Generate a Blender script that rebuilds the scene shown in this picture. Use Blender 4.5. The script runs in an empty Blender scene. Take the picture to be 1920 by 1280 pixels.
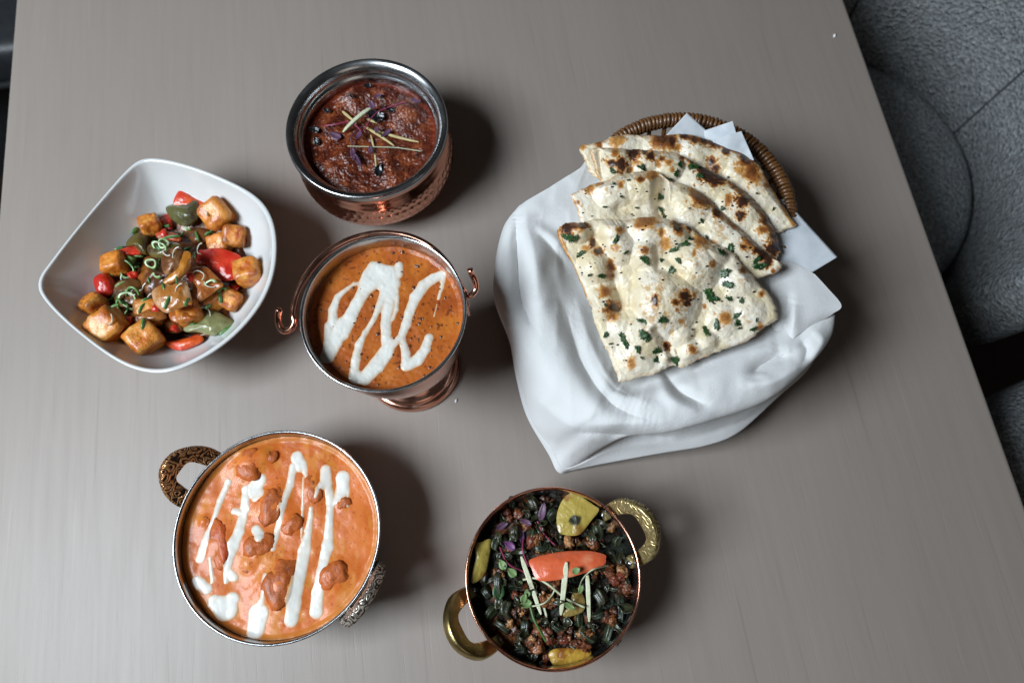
import bpy, bmesh, math, random
import numpy as np
from math import pi, sin, cos, radians
from mathutils import Vector, Matrix, Euler

# ---------------------------------------------------------------- camera
scene = bpy.context.scene
FPX, NADX, NADY, CAMH = 1325.6, 982.64, 1056.77, 0.56      # focal length in photo pixels, nadir pixel, height over table
_d = np.array([NADX - 960, NADY - 640, FPX]); _d /= np.linalg.norm(_d)
_v = np.array([316 - 960, -3530 - 640, FPX]); _v -= _d * (_v @ _d); _v /= np.linalg.norm(_v)
_x = np.cross(_v, -_d)
cam_data = bpy.data.cameras.new('camera'); cam = bpy.data.objects.new('camera', cam_data)
scene.collection.objects.link(cam); scene.camera = cam
cam_data.sensor_width = 36.0; cam_data.lens = 36.0 * FPX / 1920.0
cam_data.clip_start = 0.02; cam_data.clip_end = 50
cam.matrix_world = Matrix(((_x[0], -_x[1], -_x[2], 0), (_v[0], -_v[1], -_v[2], 0), (-_d[0], _d[1], _d[2], CAMH), (0, 0, 0, 1)))
cam_data.dof.use_dof = True; cam_data.dof.focus_distance = 0.50; cam_data.dof.aperture_fstop = 5.6

# ---------------------------------------------------------------- light
world = bpy.data.worlds.new('World'); scene.world = world; world.use_nodes = True
wn = world.node_tree.nodes; wl = world.node_tree.links
bg = wn['Background']
tc = wn.new('ShaderNodeTexCoord'); sep = wn.new('ShaderNodeSeparateXYZ'); rmp = wn.new('ShaderNodeValToRGB'); mr = wn.new('ShaderNodeMapRange')
wl.new(tc.outputs['Generated'], sep.inputs[0]); wl.new(sep.outputs['Z'], mr.inputs['Value'])
mr.inputs['From Min'].default_value = -1; mr.inputs['From Max'].default_value = 1
wl.new(mr.outputs[0], rmp.inputs[0]); wl.new(rmp.outputs[0], bg.inputs['Color'])
rmp.color_ramp.elements[0].color = (0.10, 0.075, 0.06, 1); rmp.color_ramp.elements[0].position = 0.40
rmp.color_ramp.elements[1].color = (0.62, 0.60, 0.60, 1); rmp.color_ramp.elements[1].position = 0.85
bg.inputs['Strength'].default_value = 0.042

def area(name, loc, target, sx, sy, power, col):
    L = bpy.data.lights.new(name, 'AREA'); L.shape = 'RECTANGLE'; L.size = sx; L.size_y = sy; L.energy = power; L.color = col
    o = bpy.data.objects.new(name, L); scene.collection.objects.link(o); o.location = loc
    o.rotation_euler = (Vector(target) - Vector(loc)).to_track_quat('-Z', 'Y').to_euler()
    return o
area('window_light', (-1.20, -0.05, 1.42), (0.0, 0.2, 0.0), 0.78, 0.78, 56.5, (0.81, 0.917, 1.0))
area('far_fill_light', (0.3, -2.2, 1.7), (0.1, 0.2, 0.0), 1.1, 1.0, 3.0, (1.0, 0.90, 0.80))  # added weak fill, giving the metals something to reflect
vs = scene.view_settings
vs.view_transform = 'Standard'; vs.look = 'None'; vs.exposure = 0.0; vs.gamma = 1.0; vs.use_curve_mapping = False

# ---------------------------------------------------------------- helpers
R = random.Random(7)
COL = scene.collection
def P(px, py, z=0.0):
    """point of the place at height z (metres over the table top) seen at that spot of the photograph"""
    r = np.array([px - 960, py - 640, FPX]); w = np.array([r @ _x, r @ _v, -(r @ _d)])
    s = (z - CAMH) / w[2]
    return Vector((w[0] * s, w[1] * s, z))
def Pn(px, py, z):
    px = np.asarray(px, float); py = np.asarray(py, float); z = np.asarray(z, float)
    r = np.stack([px - 960, py - 640, np.full(px.shape, FPX)], -1)
    w = np.stack([r @ _x, r @ _v, -(r @ _d)], -1); s = (z - CAMH) / w[..., 2]
    return np.stack([w[..., 0] * s, w[..., 1] * s, z + 0 * s], -1)
def crop(x0, y0, s): return lambda x, y: (x0 + x / s, y0 + y / s)
c1 = crop(500, 80, 3.555); c2 = crop(40, 270, 2.844); c3 = crop(490, 410, 3.281); c4 = crop(280, 780, 2.783)
c5 = crop(810, 880, 3.2); c6 = crop(1020, 190, 2.3276)
K = 0.00038                                                # metres per photo pixel near the dishes

def _hash(ix, iy, iz, seed):
    h = (ix * 374761393 + iy * 668265263 + iz * 2147483647 + seed * 974634777).astype(np.int64) & 0xffffffff
    h = ((h ^ (h >> 13)) * 1274126177) & 0xffffffff
    h = (h ^ (h >> 16)) & 0xffffff
    return h / float(0xffffff) * 2 - 1
def vnoise(p, seed=0):
    p = np.asarray(p, float); i = np.floor(p).astype(np.int64); f = p - i; f = f * f * f * (f * (f * 6 - 15) + 10)
    out = 0
    for dx in (0, 1):
        wx = f[..., 0] if dx else 1 - f[..., 0]
        for dy in (0, 1):
            wy = f[..., 1] if dy else 1 - f[..., 1]
            for dz in (0, 1):
                wz = f[..., 2] if dz else 1 - f[..., 2]
                out = out + wx * wy * wz * _hash(i[..., 0] + dx, i[..., 1] + dy, i[..., 2] + dz, seed)
    return out
def fbm(p, sc, oc=4, seed=0):
    p = np.asarray(p, float) * sc; a, t, n = 1.0, 0.0, 0
    for k in range(oc):
        n = n + a * vnoise(p + 17.3 * k, seed + k); t += a; a *= 0.5; p = p * 2.03
    return n / t
def v3(x, y, z=0.0): return np.stack([x, y, z + 0 * x], -1)
def sst(a, b, x):
    t = np.clip((x - a) / (b - a), 0, 1); return t * t * (3 - 2 * t)
def mixc(a, b, t): return a + (np.asarray(b, float) - a) * np.asarray(t)[..., None]

def mk(name, verts, faces, mat=None, parent=None, cols=None, smooth=True, loc=None, rot=None):
    me = bpy.data.meshes.new(name)
    me.from_pydata([tuple(map(float, v)) for v in verts] if not isinstance(verts, np.ndarray) else verts.tolist(), [], faces if not isinstance(faces, np.ndarray) else faces.tolist())
    if smooth: me.polygons.foreach_set('use_smooth', [True] * len(me.polygons))
    if cols is not None:
        a = me.attributes.new('Col', 'FLOAT_COLOR', 'POINT'); c = np.ones((len(verts), 4), np.float32); c[:, :cols.shape[1]] = cols
        a.data.foreach_set('color', c.ravel())
    me.update()
    o = bpy.data.objects.new(name, me); COL.objects.link(o)
    if mat: me.materials.append(mat)
    if parent: o.parent = parent
    if loc is not None: o.location = loc
    if rot is not None: o.rotation_euler = rot
    return o
def tag(o, label, cat, group=None, kind=None):
    o['label'] = label; o['category'] = cat
    if group: o['group'] = group
    if kind: o['kind'] = kind
    return o
def empty(name, loc=(0, 0, 0), rz=0.0):
    o = bpy.data.objects.new(name, None); COL.objects.link(o); o.location = loc; o.rotation_euler = (0, 0, rz); o.empty_display_size = 0.01
    return o
def grid_faces(nu, nv, closed_v=False):
    a = np.arange(nu * nv).reshape(nu, nv)
    b = np.concatenate([a, a[:, :1]], 1) if closed_v else a
    return np.stack([b[:-1, :-1], b[1:, :-1], b[1:, 1:], b[:-1, 1:]], -1).reshape(-1, 4)
def lathe(name, prof, mat, parent=None, seg=128, loc=(0, 0, 0), dens=3, fn=None):
    """prof: list of (r,z) turned round z; smooth Catmull-Rom between points"""
    pr = np.array(prof, float); pts = []
    n = len(pr)
    for i in range(n - 1):
        p0, p1, p2, p3 = pr[max(i - 1, 0)], pr[i], pr[i + 1], pr[min(i + 2, n - 1)]
        for k in range(dens):
            t = k / dens
            pts.append(0.5 * ((2 * p1) + (-p0 + p2) * t + (2 * p0 - 5 * p1 + 4 * p2 - p3) * t * t + (-p0 + 3 * p1 - 3 * p2 + p3) * t ** 3))
    pts.append(pr[-1]); pts = np.array(pts)
    th = np.linspace(0, 2 * pi, seg, endpoint=False)
    rr = np.maximum(pts[:, 0], 1e-5)[:, None] + 0 * th; zz = pts[:, 1][:, None] + 0 * th
    if fn is not None: rr = rr + fn(rr, zz, th[None, :] + 0 * rr)
    V = np.stack([rr * np.cos(th), rr * np.sin(th), zz], -1).reshape(-1, 3)
    F = grid_faces(len(pts), seg, True)[:, ::-1]
    return mk(name, V, F, mat, parent, loc=loc)
def cat(pts, n, closed=False):
    """Catmull-Rom resample of points (any dimension) to n points"""
    p = np.array(pts, float); m = len(p)
    seg = m if closed else m - 1
    u = np.linspace(0, seg, n, endpoint=not closed); i = np.minimum(u.astype(int), seg - 1); t = (u - i)[:, None]
    g = (lambda k: p[k % m]) if closed else (lambda k: p[np.clip(k, 0, m - 1)])
    p0, p1, p2, p3 = g(i - 1), g(i), g(i + 1), g(i + 2)
    return 0.5 * (2 * p1 + (p2 - p0) * t + (2 * p0 - 5 * p1 + 4 * p2 - p3) * t ** 2 + (3 * p1 - p0 - 3 * p2 + p3) * t ** 3)
def tube_arrays(path, rad, seg=8, n=None, flat=1.0):
    p = cat(path, n) if n else np.array(path, float)
    m = len(p); r = np.interp(np.linspace(0, 1, m), np.linspace(0, 1, len(np.atleast_1d(rad))), np.atleast_1d(rad)) if np.ndim(rad) else np.full(m, rad)
    t = np.gradient(p, axis=0); t /= np.linalg.norm(t, axis=1)[:, None] + 1e-12
    up = np.array([0, 0, 1.0]); s = np.cross(t, up); bad = np.linalg.norm(s, axis=1) < 1e-3; s[bad] = [1, 0, 0]
    s /= np.linalg.norm(s, axis=1)[:, None]; q = np.cross(s, t)
    th = np.linspace(0, 2 * pi, seg, endpoint=False)
    V = p[:, None] + r[:, None, None] * (np.cos(th)[None, :, None] * s[:, None] + flat * np.sin(th)[None, :, None] * q[:, None])
    F = grid_faces(m, seg, True).tolist()
    F.append(list(range(seg))); F.append(list(range((m - 1) * seg, m * seg))[::-1])
    return V.reshape(-1, 3), F
def tube(name, path, rad, mat, parent=None, seg=8, n=None, flat=1.0):
    V, F = tube_arrays(path, rad, seg, n, flat); return mk(name, V, F, mat, parent)
_bm = bmesh.new(); bmesh.ops.create_icosphere(_bm, subdivisions=4, radius=1.0); _bm.verts.ensure_lookup_table()
ICO = np.array([v.co[:] for v in _bm.verts]); ICOF = [[v.index for v in f.verts] for f in _bm.faces]; _bm.free()
_bm = bmesh.new(); bmesh.ops.create_icosphere(_bm, subdivisions=3, radius=1.0); _bm.verts.ensure_lookup_table()
ICO3 = np.array([v.co[:] for v in _bm.verts]); ICO3F = [[v.index for v in f.verts] for f in _bm.faces]; _bm.free()
_bm = bmesh.new(); bmesh.ops.create_icosphere(_bm, subdivisions=2, radius=1.0); _bm.verts.ensure_lookup_table()
ICO2 = np.array([v.co[:] for v in _bm.verts]); ICO2F = [[v.index for v in f.verts] for f in _bm.faces]; _bm.free()
def lump(name, loc, size, mat, rot=(0, 0, 0), p=2.0, amp=0.12, fr=1.6, seed=0, colf=None, lod=4, oc=4):
    D, F = {4: (ICO, ICOF), 3: (ICO3, ICO3F), 2: (ICO2, ICO2F)}[lod]
    V = D / (np.abs(D) ** p).sum(1)[:, None] ** (1.0 / p)
    V = V * (1 + amp * fbm(V + seed * 3.7, fr, oc, seed))[:, None]
    cols = colf(V) if colf else None
    return mk(name, V * np.array(size), F, mat, None, cols, loc=loc, rot=rot)
def sheet(name, loc, w, h, mat, rot=(0, 0, 0), bend=0.25, bend2=0.05, thick=0.003, p=3.5, n=18, wav=0.04, seed=0, colf=None, taper=0.0):
    """a cut piece of vegetable wall: rounded outline, bent across its width, real thickness"""
    u = np.linspace(-1, 1, n); U, W = np.meshgrid(u, u, indexing='ij')
    q = (np.maximum(np.abs(U), np.abs(W)) + 1e-9) / ((np.abs(U) ** p + np.abs(W) ** p) ** (1 / p) + 1e-9)
    x = U * q; y = W * q
    x = x * (1 + taper * y)
    nz = fbm(v3(x, y, seed * 1.3), 1.3, 3, seed); e = fbm(v3(x, y, seed * 2.1 + 5), 1.8, 2, seed + 9)
    z = -bend * w * x ** 2 - bend2 * h * y ** 2 + wav * w * nz
    t = thick * np.sqrt(np.clip(1 - np.maximum(np.abs(U), np.abs(W)) ** 6, 0, 1)) * 0.5 + 0.0001
    X = x * w / 2 * (1 + 0.07 * e); Y = y * h / 2 * (1 + 0.07 * e)
    top = np.stack([X, Y, z + t], -1).reshape(-1, 3); bot = np.stack([X, Y, z - t], -1).reshape(-1, 3)
    V = np.concatenate([top, bot]); f = grid_faces(n, n); F = f.tolist() + (f[:, ::-1] + n * n).tolist()
    a = np.arange(n * n).reshape(n, n); ring = list(a[0, :]) + list(a[1:, -1]) + list(a[-1, -2::-1]) + list(a[-2:0:-1, 0])
    m = len(ring)
    for i in range(m): F.append([int(ring[i]), int(ring[i] + n * n), int(ring[(i + 1) % m] + n * n), int(ring[(i + 1) % m])])
    cols = colf(V / np.array([w / 2, h / 2, w / 2])) if colf else None
    o = mk(name, V, F, mat, None, cols, loc=loc, rot=rot)
    bm = bmesh.new(); bm.from_mesh(o.data); bmesh.ops.recalc_face_normals(bm, faces=bm.faces); bm.to_mesh(o.data); bm.free()
    return o

def slab(name, pts, cf, z0, mat, thick=0.003, dome=0.002, tilt=(0, 0), colf=None, edge=None, wav=0.0006, seed=0, ns=72, nr=14):
    """a cut slice of vegetable: outline points of the photo set at height z0, domed top, crisp cut sides"""
    o2 = np.array([cf(*p) for p in pts], float); o2 = cat(o2, ns, True); c = o2.mean(0)
    s = np.linspace(0, 1, nr)[:, None]; X = c[0] + (o2[:, 0] - c[0])[None] * s; Y = c[1] + (o2[:, 1] - c[1])[None] * s
    Z = z0 + dome * (1 - s ** 2) + tilt[0] * (X - c[0]) + tilt[1] * (Y - c[1]) + wav * fbm(np.stack([X * .06, Y * .06, 0 * X + seed], -1), 1.0, 3, seed)
    Z[-1] -= thick * .12
    T = Pn(X, Y, Z); top = T.reshape(-1, 3); rim = T[-1]; low = rim - np.array([0, 0, thick])
    low = low + (low.mean(0) - low) * .06
    V = np.concatenate([top, rim, low]); n0 = nr * ns; i = np.arange(ns); j = np.roll(i, -1)
    F = grid_faces(nr, ns, True).tolist() + np.stack([n0 + i, n0 + ns + i, n0 + ns + j, n0 + j], -1).tolist() + [[int(k) for k in (n0 + ns + i)]]
    rad = np.hypot(o2[:, 0] - c[0], o2[:, 1] - c[1]).max(); L = np.stack([(X - c[0]) / rad, (Y - c[1]) / rad, 0 * X], -1).reshape(-1, 3)
    C = colf(L) if colf else np.full((len(L), 3), .5); e = np.tile(np.array(edge if edge else C.mean(0)), (2 * ns, 1)); C = np.concatenate([C, e]); m0 = V.mean(0)
    o = mk(name, V - m0, F, mat, None, C, loc=tuple(m0))
    bm = bmesh.new(); bm.from_mesh(o.data); bmesh.ops.recalc_face_normals(bm, faces=bm.faces); bm.to_mesh(o.data); bm.free()
    return o

# ---------------------------------------------------------------- materials
def mat(name, col=(0.5, 0.5, 0.5), rough=0.5, metal=0.0, spec=0.5, coat=0.0, coat_rough=0.1, attr=False, sss=0.0, sss_r=(1, 0.5, 0.3), trans=0.0, ior=1.45):
    m = bpy.data.materials.new(name); m.use_nodes = True; b = m.node_tree.nodes['Principled BSDF']
    b.inputs['Base Color'].default_value = (*col, 1); b.inputs['Roughness'].default_value = rough; b.inputs['Metallic'].default_value = metal
    b.inputs['Specular IOR Level'].default_value = spec; b.inputs['Coat Weight'].default_value = coat; b.inputs['Coat Roughness'].default_value = coat_rough
    b.inputs['IOR'].default_value = ior; b.inputs['Transmission Weight'].default_value = trans
    if sss > 0:
        b.inputs['Subsurface Weight'].default_value = sss; b.inputs['Subsurface Radius'].default_value = sss_r; b.inputs['Subsurface Scale'].default_value = 0.004
    if attr:
        a = m.node_tree.nodes.new('ShaderNodeAttribute'); a.attribute_name = 'Col'; m.node_tree.links.new(a.outputs['Color'], b.inputs['Base Color'])
    return m
def N(m, t): return m.node_tree.nodes.new(t)
def LK(m, a, b): m.node_tree.links.new(a, b)
def bsdf(m): return m.node_tree.nodes['Principled BSDF']
def coords(m, scale=(1, 1, 1), kind='Object'):
    t = N(m, 'ShaderNodeTexCoord'); mp = N(m, 'ShaderNodeMapping'); mp.inputs['Scale'].default_value = scale
    LK(m, t.outputs[kind], mp.inputs[0]); return mp.outputs[0]
def noise_n(m, vec, sc, det=4, rough=0.55):
    n = N(m, 'ShaderNodeTexNoise'); n.inputs['Scale'].default_value = sc; n.inputs['Detail'].default_value = det; n.inputs['Roughness'].default_value = rough
    LK(m, vec, n.inputs['Vector']); return n.outputs['Fac']
def ramp(m, fac, stops):
    r = N(m, 'ShaderNodeValToRGB'); e = r.color_ramp.elements
    while len(e) < len(stops): e.new(0.5)
    for k, (p, c) in enumerate(stops): e[k].position = p; e[k].color = (*c, 1) if len(c) == 3 else c
    LK(m, fac, r.inputs[0]); return r.outputs[0]
def bump(m, height, dist, strength=1.0, prev=None):
    b = N(m, 'ShaderNodeBump'); b.inputs['Distance'].default_value = dist; b.inputs['Strength'].default_value = strength
    LK(m, height, b.inputs['Height'])
    if prev: LK(m, prev, b.inputs['Normal'])
    LK(m, b.outputs[0], bsdf(m).inputs['Normal']); return b.outputs[0]
def noisy(name, stops, sc, rough=0.4, bsc=None, bd=0.0, det=4, **kw):
    m = mat(name, rough=rough, **kw); v = coords(m)
    LK(m, ramp(m, noise_n(m, v, sc, det), stops), bsdf(m).inputs['Base Color'])
    if bsc: bump(m, noise_n(m, v, bsc, 4), bd)
    return m
M = {}
# painted wooden table top: greige paint, open grain running along the table
m = M['table'] = mat('painted_wood', rough=0.42, spec=0.5)
v = coords(m, (26, 1.3, 26)); g1 = noise_n(m, v, 6, 6, 0.65)
v2 = coords(m, (4, 0.8, 4)); g2 = noise_n(m, v2, 2.0, 3)
v4 = coords(m, (150, 5, 150)); g4 = noise_n(m, v4, 3.0, 3)
mx = N(m, 'ShaderNodeMix'); mx.data_type = 'RGBA'; mx.blend_type = 'MULTIPLY'; mx.inputs[0].default_value = 1.0
LK(m, ramp(m, g1, [(0.25, (0.252, 0.211, 0.183)), (0.5, (0.268, 0.225, 0.196)), (0.75, (0.278, 0.235, 0.206))]), mx.inputs[6])
LK(m, ramp(m, g2, [(0.3, (0.93, 0.93, 0.935)), (0.7, (1, 1, 1))]), mx.inputs[7]); g5 = noise_n(m, coords(m, (55, 1.1, 55)), 3.5, 5, .6)
mx2 = N(m, 'ShaderNodeMix'); mx2.data_type = 'RGBA'; mx2.blend_type = 'MULTIPLY'; mx2.inputs[0].default_value = 1.0
LK(m, mx.outputs[2], mx2.inputs[6]); LK(m, ramp(m, g5, [(0.30, (0.89, 0.88, 0.87)), (0.38, (1, 1, 1)), (0.63, (1, 1, 1)), (0.70, (1.07, 1.07, 1.07))]), mx2.inputs[7]); LK(m, mx2.outputs[2], bsdf(m).inputs['Base Color'])
b1 = bump(m, g1, 0.00012, 0.3); bump(m, ramp(m, g4, [(0.28, (0, 0, 0)), (0.40, (1, 1, 1))]), 0.00012, 0.4, b1)
LK(m, ramp(m, g1, [(0.2, (0.52,) * 3), (0.8, (0.46,) * 3)]), bsdf(m).inputs['Roughness'])
M['floor'] = noisy('dark_floor_wood', [(0.3, (0.020, 0.013, 0.009)), (0.7, (0.035, 0.022, 0.015))], 4, 0.45)
# bouclé upholstery
m = M['boucle'] = mat('grey_boucle', rough=0.95, spec=0.1); v = coords(m)
vo = N(m, 'ShaderNodeTexVoronoi'); vo.inputs['Scale'].default_value = 260; LK(m, v, vo.inputs['Vector'])
wrp = noise_n(m, v, 230, 4, .65)
LK(m, ramp(m, wrp, [(0.30, (0.13, 0.137, 0.14)), (0.52, (0.26, 0.27, 0.275)), (0.72, (0.41, 0.425, 0.43))]), bsdf(m).inputs['Base Color'])
b1 = bump(m, vo.outputs['Distance'], 0.004, 0.9); bump(m, wrp, 0.005, 0.8, b1)
M['seam'] = mat('dark_seam', (0.06, 0.063, 0.066), 0.95, spec=.1)
M['leather'] = noisy('charcoal_leather', [(0.3, (0.020, 0.021, 0.023)), (0.7, (0.030, 0.032, 0.035))], 60, 0.4, 400, 0.0004)
M['china'] = mat('white_glazed_china', (0.60, 0.60, 0.59), 0.16, spec=0.5, coat=0.4, coat_rough=0.06)
m = M['steel'] = mat('stainless_steel', (0.46, 0.47, 0.48), 0.22, 1.0); v = coords(m, (1, 1, 8))
bump(m, noise_n(m, v, 260, 3), 0.00004, 0.6); LK(m, ramp(m, noise_n(m, v, 40, 4), [(0.3, (0.17,) * 3), (0.75, (0.34,) * 3)]), bsdf(m).inputs['Roughness'])
M['steel_dark'] = mat('dull_steel', (0.33, 0.33, 0.34), 0.33, 1.0)
m = M['copper'] = mat('polished_copper', (0.62, 0.27, 0.18), 0.17, 1.0); v = coords(m)
LK(m, ramp(m, noise_n(m, v, 45, 5), [(0.3, (0.62, 0.28, 0.19)), (0.7, (0.86, 0.48, 0.36))]), bsdf(m).inputs['Base Color'])
LK(m, ramp(m, noise_n(m, v, 90, 4), [(0.3, (0.12,) * 3), (0.75, (0.28,) * 3)]), bsdf(m).inputs['Roughness'])
def brass(name, lo, mid, hi, vs_):
    m = mat(name, rough=0.40, metal=0.7); v = coords(m)
    f = noise_n(m, v, vs_, 1.0, 0.3); mu = N(m, 'ShaderNodeMath'); mu.operation = 'MULTIPLY'; mu.inputs[1].default_value = 46.0; LK(m, f, mu.inputs[0])
    sn = N(m, 'ShaderNodeMath'); sn.operation = 'SINE'; LK(m, mu.outputs[0], sn.inputs[0]); w = N(m, 'ShaderNodeMapRange'); w.inputs['From Min'].default_value = -1; LK(m, sn.outputs[0], w.inputs['Value'])
    LK(m, ramp(m, w.outputs[0], [(0.25, lo), (0.45, mid), (0.8, hi)]), bsdf(m).inputs['Base Color'])
    LK(m, ramp(m, w.outputs[0], [(0.25, (0.6,) * 3), (0.6, (0.27,) * 3)]), bsdf(m).inputs['Roughness'])
    bump(m, w.outputs[0], 0.0003, 0.9); return m
M['brass_etched'] = brass('etched_antique_brass', (0.022, 0.010, 0.006), (0.42, 0.18, 0.065), (0.62, 0.31, 0.13), 150)
M['brass_reflect'] = brass('etched_brass_reflecting', (0.05, 0.04, 0.035), (0.34, 0.29, 0.24), (0.55, 0.48, 0.40), 150)  # same brass as the brown handle; silvery reflection put into the colour
M['brass_gold'] = brass('hammered_yellow_brass', (0.20, 0.145, 0.055), (0.33, 0.25, 0.105), (0.44, 0.345, 0.17), 120)
M['brass_plain'] = noisy('yellow_brass', [(0.3, (0.33, 0.24, 0.09)), (0.7, (0.52, 0.40, 0.18))], 120, 0.33, 300, 0.0003, metal=1.0)
M['wicker'] = noisy('varnished_wicker', [(0.3, (0.055, 0.022, 0.008)), (0.55, (0.15, 0.065, 0.022)), (0.75, (0.27, 0.125, 0.045))], 150, 0.36, 500, 0.0004, coat=0.3)
m = M['linen'] = mat('white_cotton_napkin', (0.63, 0.625, 0.62), 0.9, spec=0.15); v = coords(m)
w1 = N(m, 'ShaderNodeTexWave'); w1.inputs['Scale'].default_value = 420; w1.bands_direction = 'X'; LK(m, v, w1.inputs['Vector'])
w2 = N(m, 'ShaderNodeTexWave'); w2.inputs['Scale'].default_value = 420; w2.bands_direction = 'Y'; LK(m, v, w2.inputs['Vector'])
b1 = bump(m, w1.outputs['Fac'], 0.00012, 0.5); b2 = bump(m, w2.outputs['Fac'], 0.00012, 0.5, b1); b3 = bump(m, noise_n(m, v, 130, 5), 0.0006, 0.35, b2); bump(m, noise_n(m, v, 620, 2), 0.0004, 0.4, b3)
bsdf(m).inputs['Sheen Weight'].default_value = 0.15
m = M['paper'] = mat('greaseproof_paper', (0.70, 0.73, 0.76), 0.45, spec=0.3); v = coords(m)
LK(m, ramp(m, noise_n(m, v, 70, 4), [(0.3, (0.60, 0.64, 0.68)), (0.65, (0.74, 0.76, 0.79))]), bsdf(m).inputs['Base Color'])
bump(m, noise_n(m, v, 120, 4), 0.0008, 0.4)
_tr = N(m, 'ShaderNodeBsdfTranslucent'); _tr.inputs[0].default_value = (0.6, 0.65, 0.7, 1); _ms = N(m, 'ShaderNodeMixShader'); _ms.inputs[0].default_value = 0.3
LK(m, bsdf(m).outputs[0], _ms.inputs[1]); LK(m, _tr.outputs[0], _ms.inputs[2]); LK(m, _ms.outputs[0], m.node_tree.nodes['Material Output'].inputs[0])
def attr_bump(name, rough, bsc, bd, **kw):
    m = mat(name, rough=rough, attr=True, **kw); v = coords(m); bump(m, noise_n(m, v, bsc, 5), bd); return m
M['naan'] = attr_bump('baked_naan', 0.40, 260, 0.0009, spec=0.45, coat=0.28, coat_rough=0.25)
M['curry'] = attr_bump('curry_sauce', 0.32, 500, 0.0006, spec=0.4, coat=0.18, coat_rough=0.14)
M['masala'] = attr_bump('spice_paste', 0.5, 500, 0.0006, spec=0.25)
M['sauce'] = attr_bump('smooth_sauce', 0.38, 220, 0.00020, spec=0.3, coat=0.10, coat_rough=0.1)
M['cream'] = mat('white_cream', (0.80, 0.78, 0.70), 0.34, spec=0.4, attr=True, coat=0.1, coat_rough=0.1)
M['chicken'] = attr_bump('sauced_chicken', 0.44, 260, 0.0009, spec=0.3, coat=0.08)
M['bean'] = noisy('black_lentil', [(0.3, (0.06, 0.018, 0.008)), (0.7, (0.15, 0.045, 0.014))], 200, 0.3, coat=0.3)
M['paneer'] = attr_bump('glazed_paneer', 0.36, 300, 0.0014, coat=0.28, coat_rough=0.12)
M['veg'] = attr_bump('glossy_vegetable', 0.28, 220, 0.0009, coat=0.32, coat_rough=0.1)
M['okra'] = attr_bump('cooked_okra', 0.36, 300, 0.0009, coat=0.2, coat_rough=0.2)
M['vegmatte'] = attr_bump('cut_vegetable', 0.42, 240, 0.0006, spec=0.4)
M['onion'] = attr_bump('glazed_onion', 0.26, 260, 0.0009, coat=0.4, coat_rough=0.08)
M['ginger'] = noisy('ginger_julienne', [(0.3, (0.44, 0.33, 0.13)), (0.7, (0.62, 0.52, 0.27))], 160, 0.45, 500, 0.0004)
M['ginger_pale'] = noisy('pale_ginger_julienne', [(0.3, (0.52, 0.53, 0.34)), (0.7, (0.68, 0.68, 0.50))], 160, 0.45, 500, 0.0004)
M['stem_pink'] = mat('magenta_stem', (0.26, 0.035, 0.085), 0.4)
M['stem_pale'] = mat('pale_stem', (0.48, 0.50, 0.33), 0.4)
M['stem_green'] = mat('green_stem', (0.06, 0.13, 0.03), 0.4)
M['leaf_purple'] = noisy('purple_micro_leaf', [(0.3, (0.055, 0.022, 0.05)), (0.7, (0.13, 0.06, 0.11))], 300, 0.45)
M['leaf_violet'] = noisy('violet_micro_leaf', [(0.3, (0.08, 0.02, 0.09)), (0.7, (0.16, 0.05, 0.15))], 300, 0.45)
M['leaf_green'] = noisy('green_micro_leaf', [(0.3, (0.10, 0.17, 0.05)), (0.7, (0.22, 0.32, 0.13))], 250, 0.45)
M['leaf_dark'] = noisy('dark_green_leaf', [(0.3, (0.014, 0.045, 0.018)), (0.7, (0.045, 0.11, 0.035))], 350, 0.4)
M['char'] = noisy('charred_leaf', [(0.3, (0.006, 0.007, 0.008)), (0.7, (0.016, 0.018, 0.02))], 250, 0.18, 300, 0.001, coat=0.6)
M['crumb'] = mat('white_crumb', (0.75, 0.75, 0.72), 0.6)
# ---------------------------------------------------------------- the place: floor, table, chairs
def rbox(name, lo, hi, mat_, parent=None, bev=0.004, seg=3):
    bm = bmesh.new(); bmesh.ops.create_cube(bm, size=1.0)
    for vv in bm.verts: vv.co = Vector([lo[k] + (vv.co[k] + 0.5) * (hi[k] - lo[k]) for k in range(3)])
    if bev: bmesh.ops.bevel(bm, geom=bm.edges[:], offset=bev, segments=seg, profile=0.6, affect='EDGES')
    me = bpy.data.meshes.new(name); bm.to_mesh(me); bm.free(); me.polygons.foreach_set('use_smooth', [True] * len(me.polygons))
    o = bpy.data.objects.new(name, me); COL.objects.link(o); me.materials.append(mat_)
    if parent: o.parent = parent
    return o
floor = rbox('floor', (-4, -4, -0.80), (4, 4, -0.75), M['floor'], bev=0); floor['kind'] = 'structure'
XL, XR = P(29.5, 0).x, P(1583, 0).x
table = tag(empty('table', (0, 0.3, -0.75)), 'greige painted wooden table carrying all the dishes', 'table')
rbox('table_top', (XL, -0.75, -0.032), (XR, 1.75, 0.0), M['table'], None, 0.0035)
tt = bpy.data.objects['table_top']; tt.parent = table; tt.location = (0, -0.3, 0.75)
for sx in (XL + 0.07, XR - 0.13):
    for sy in (-0.68, 1.62):
        lg = rbox('leg', (sx, sy, -0.749), (sx + 0.06, sy + 0.06, -0.0325), M['table'], None, 0.003); lg.parent = table; lg.location = (0, -0.3, 0.75)

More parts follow.
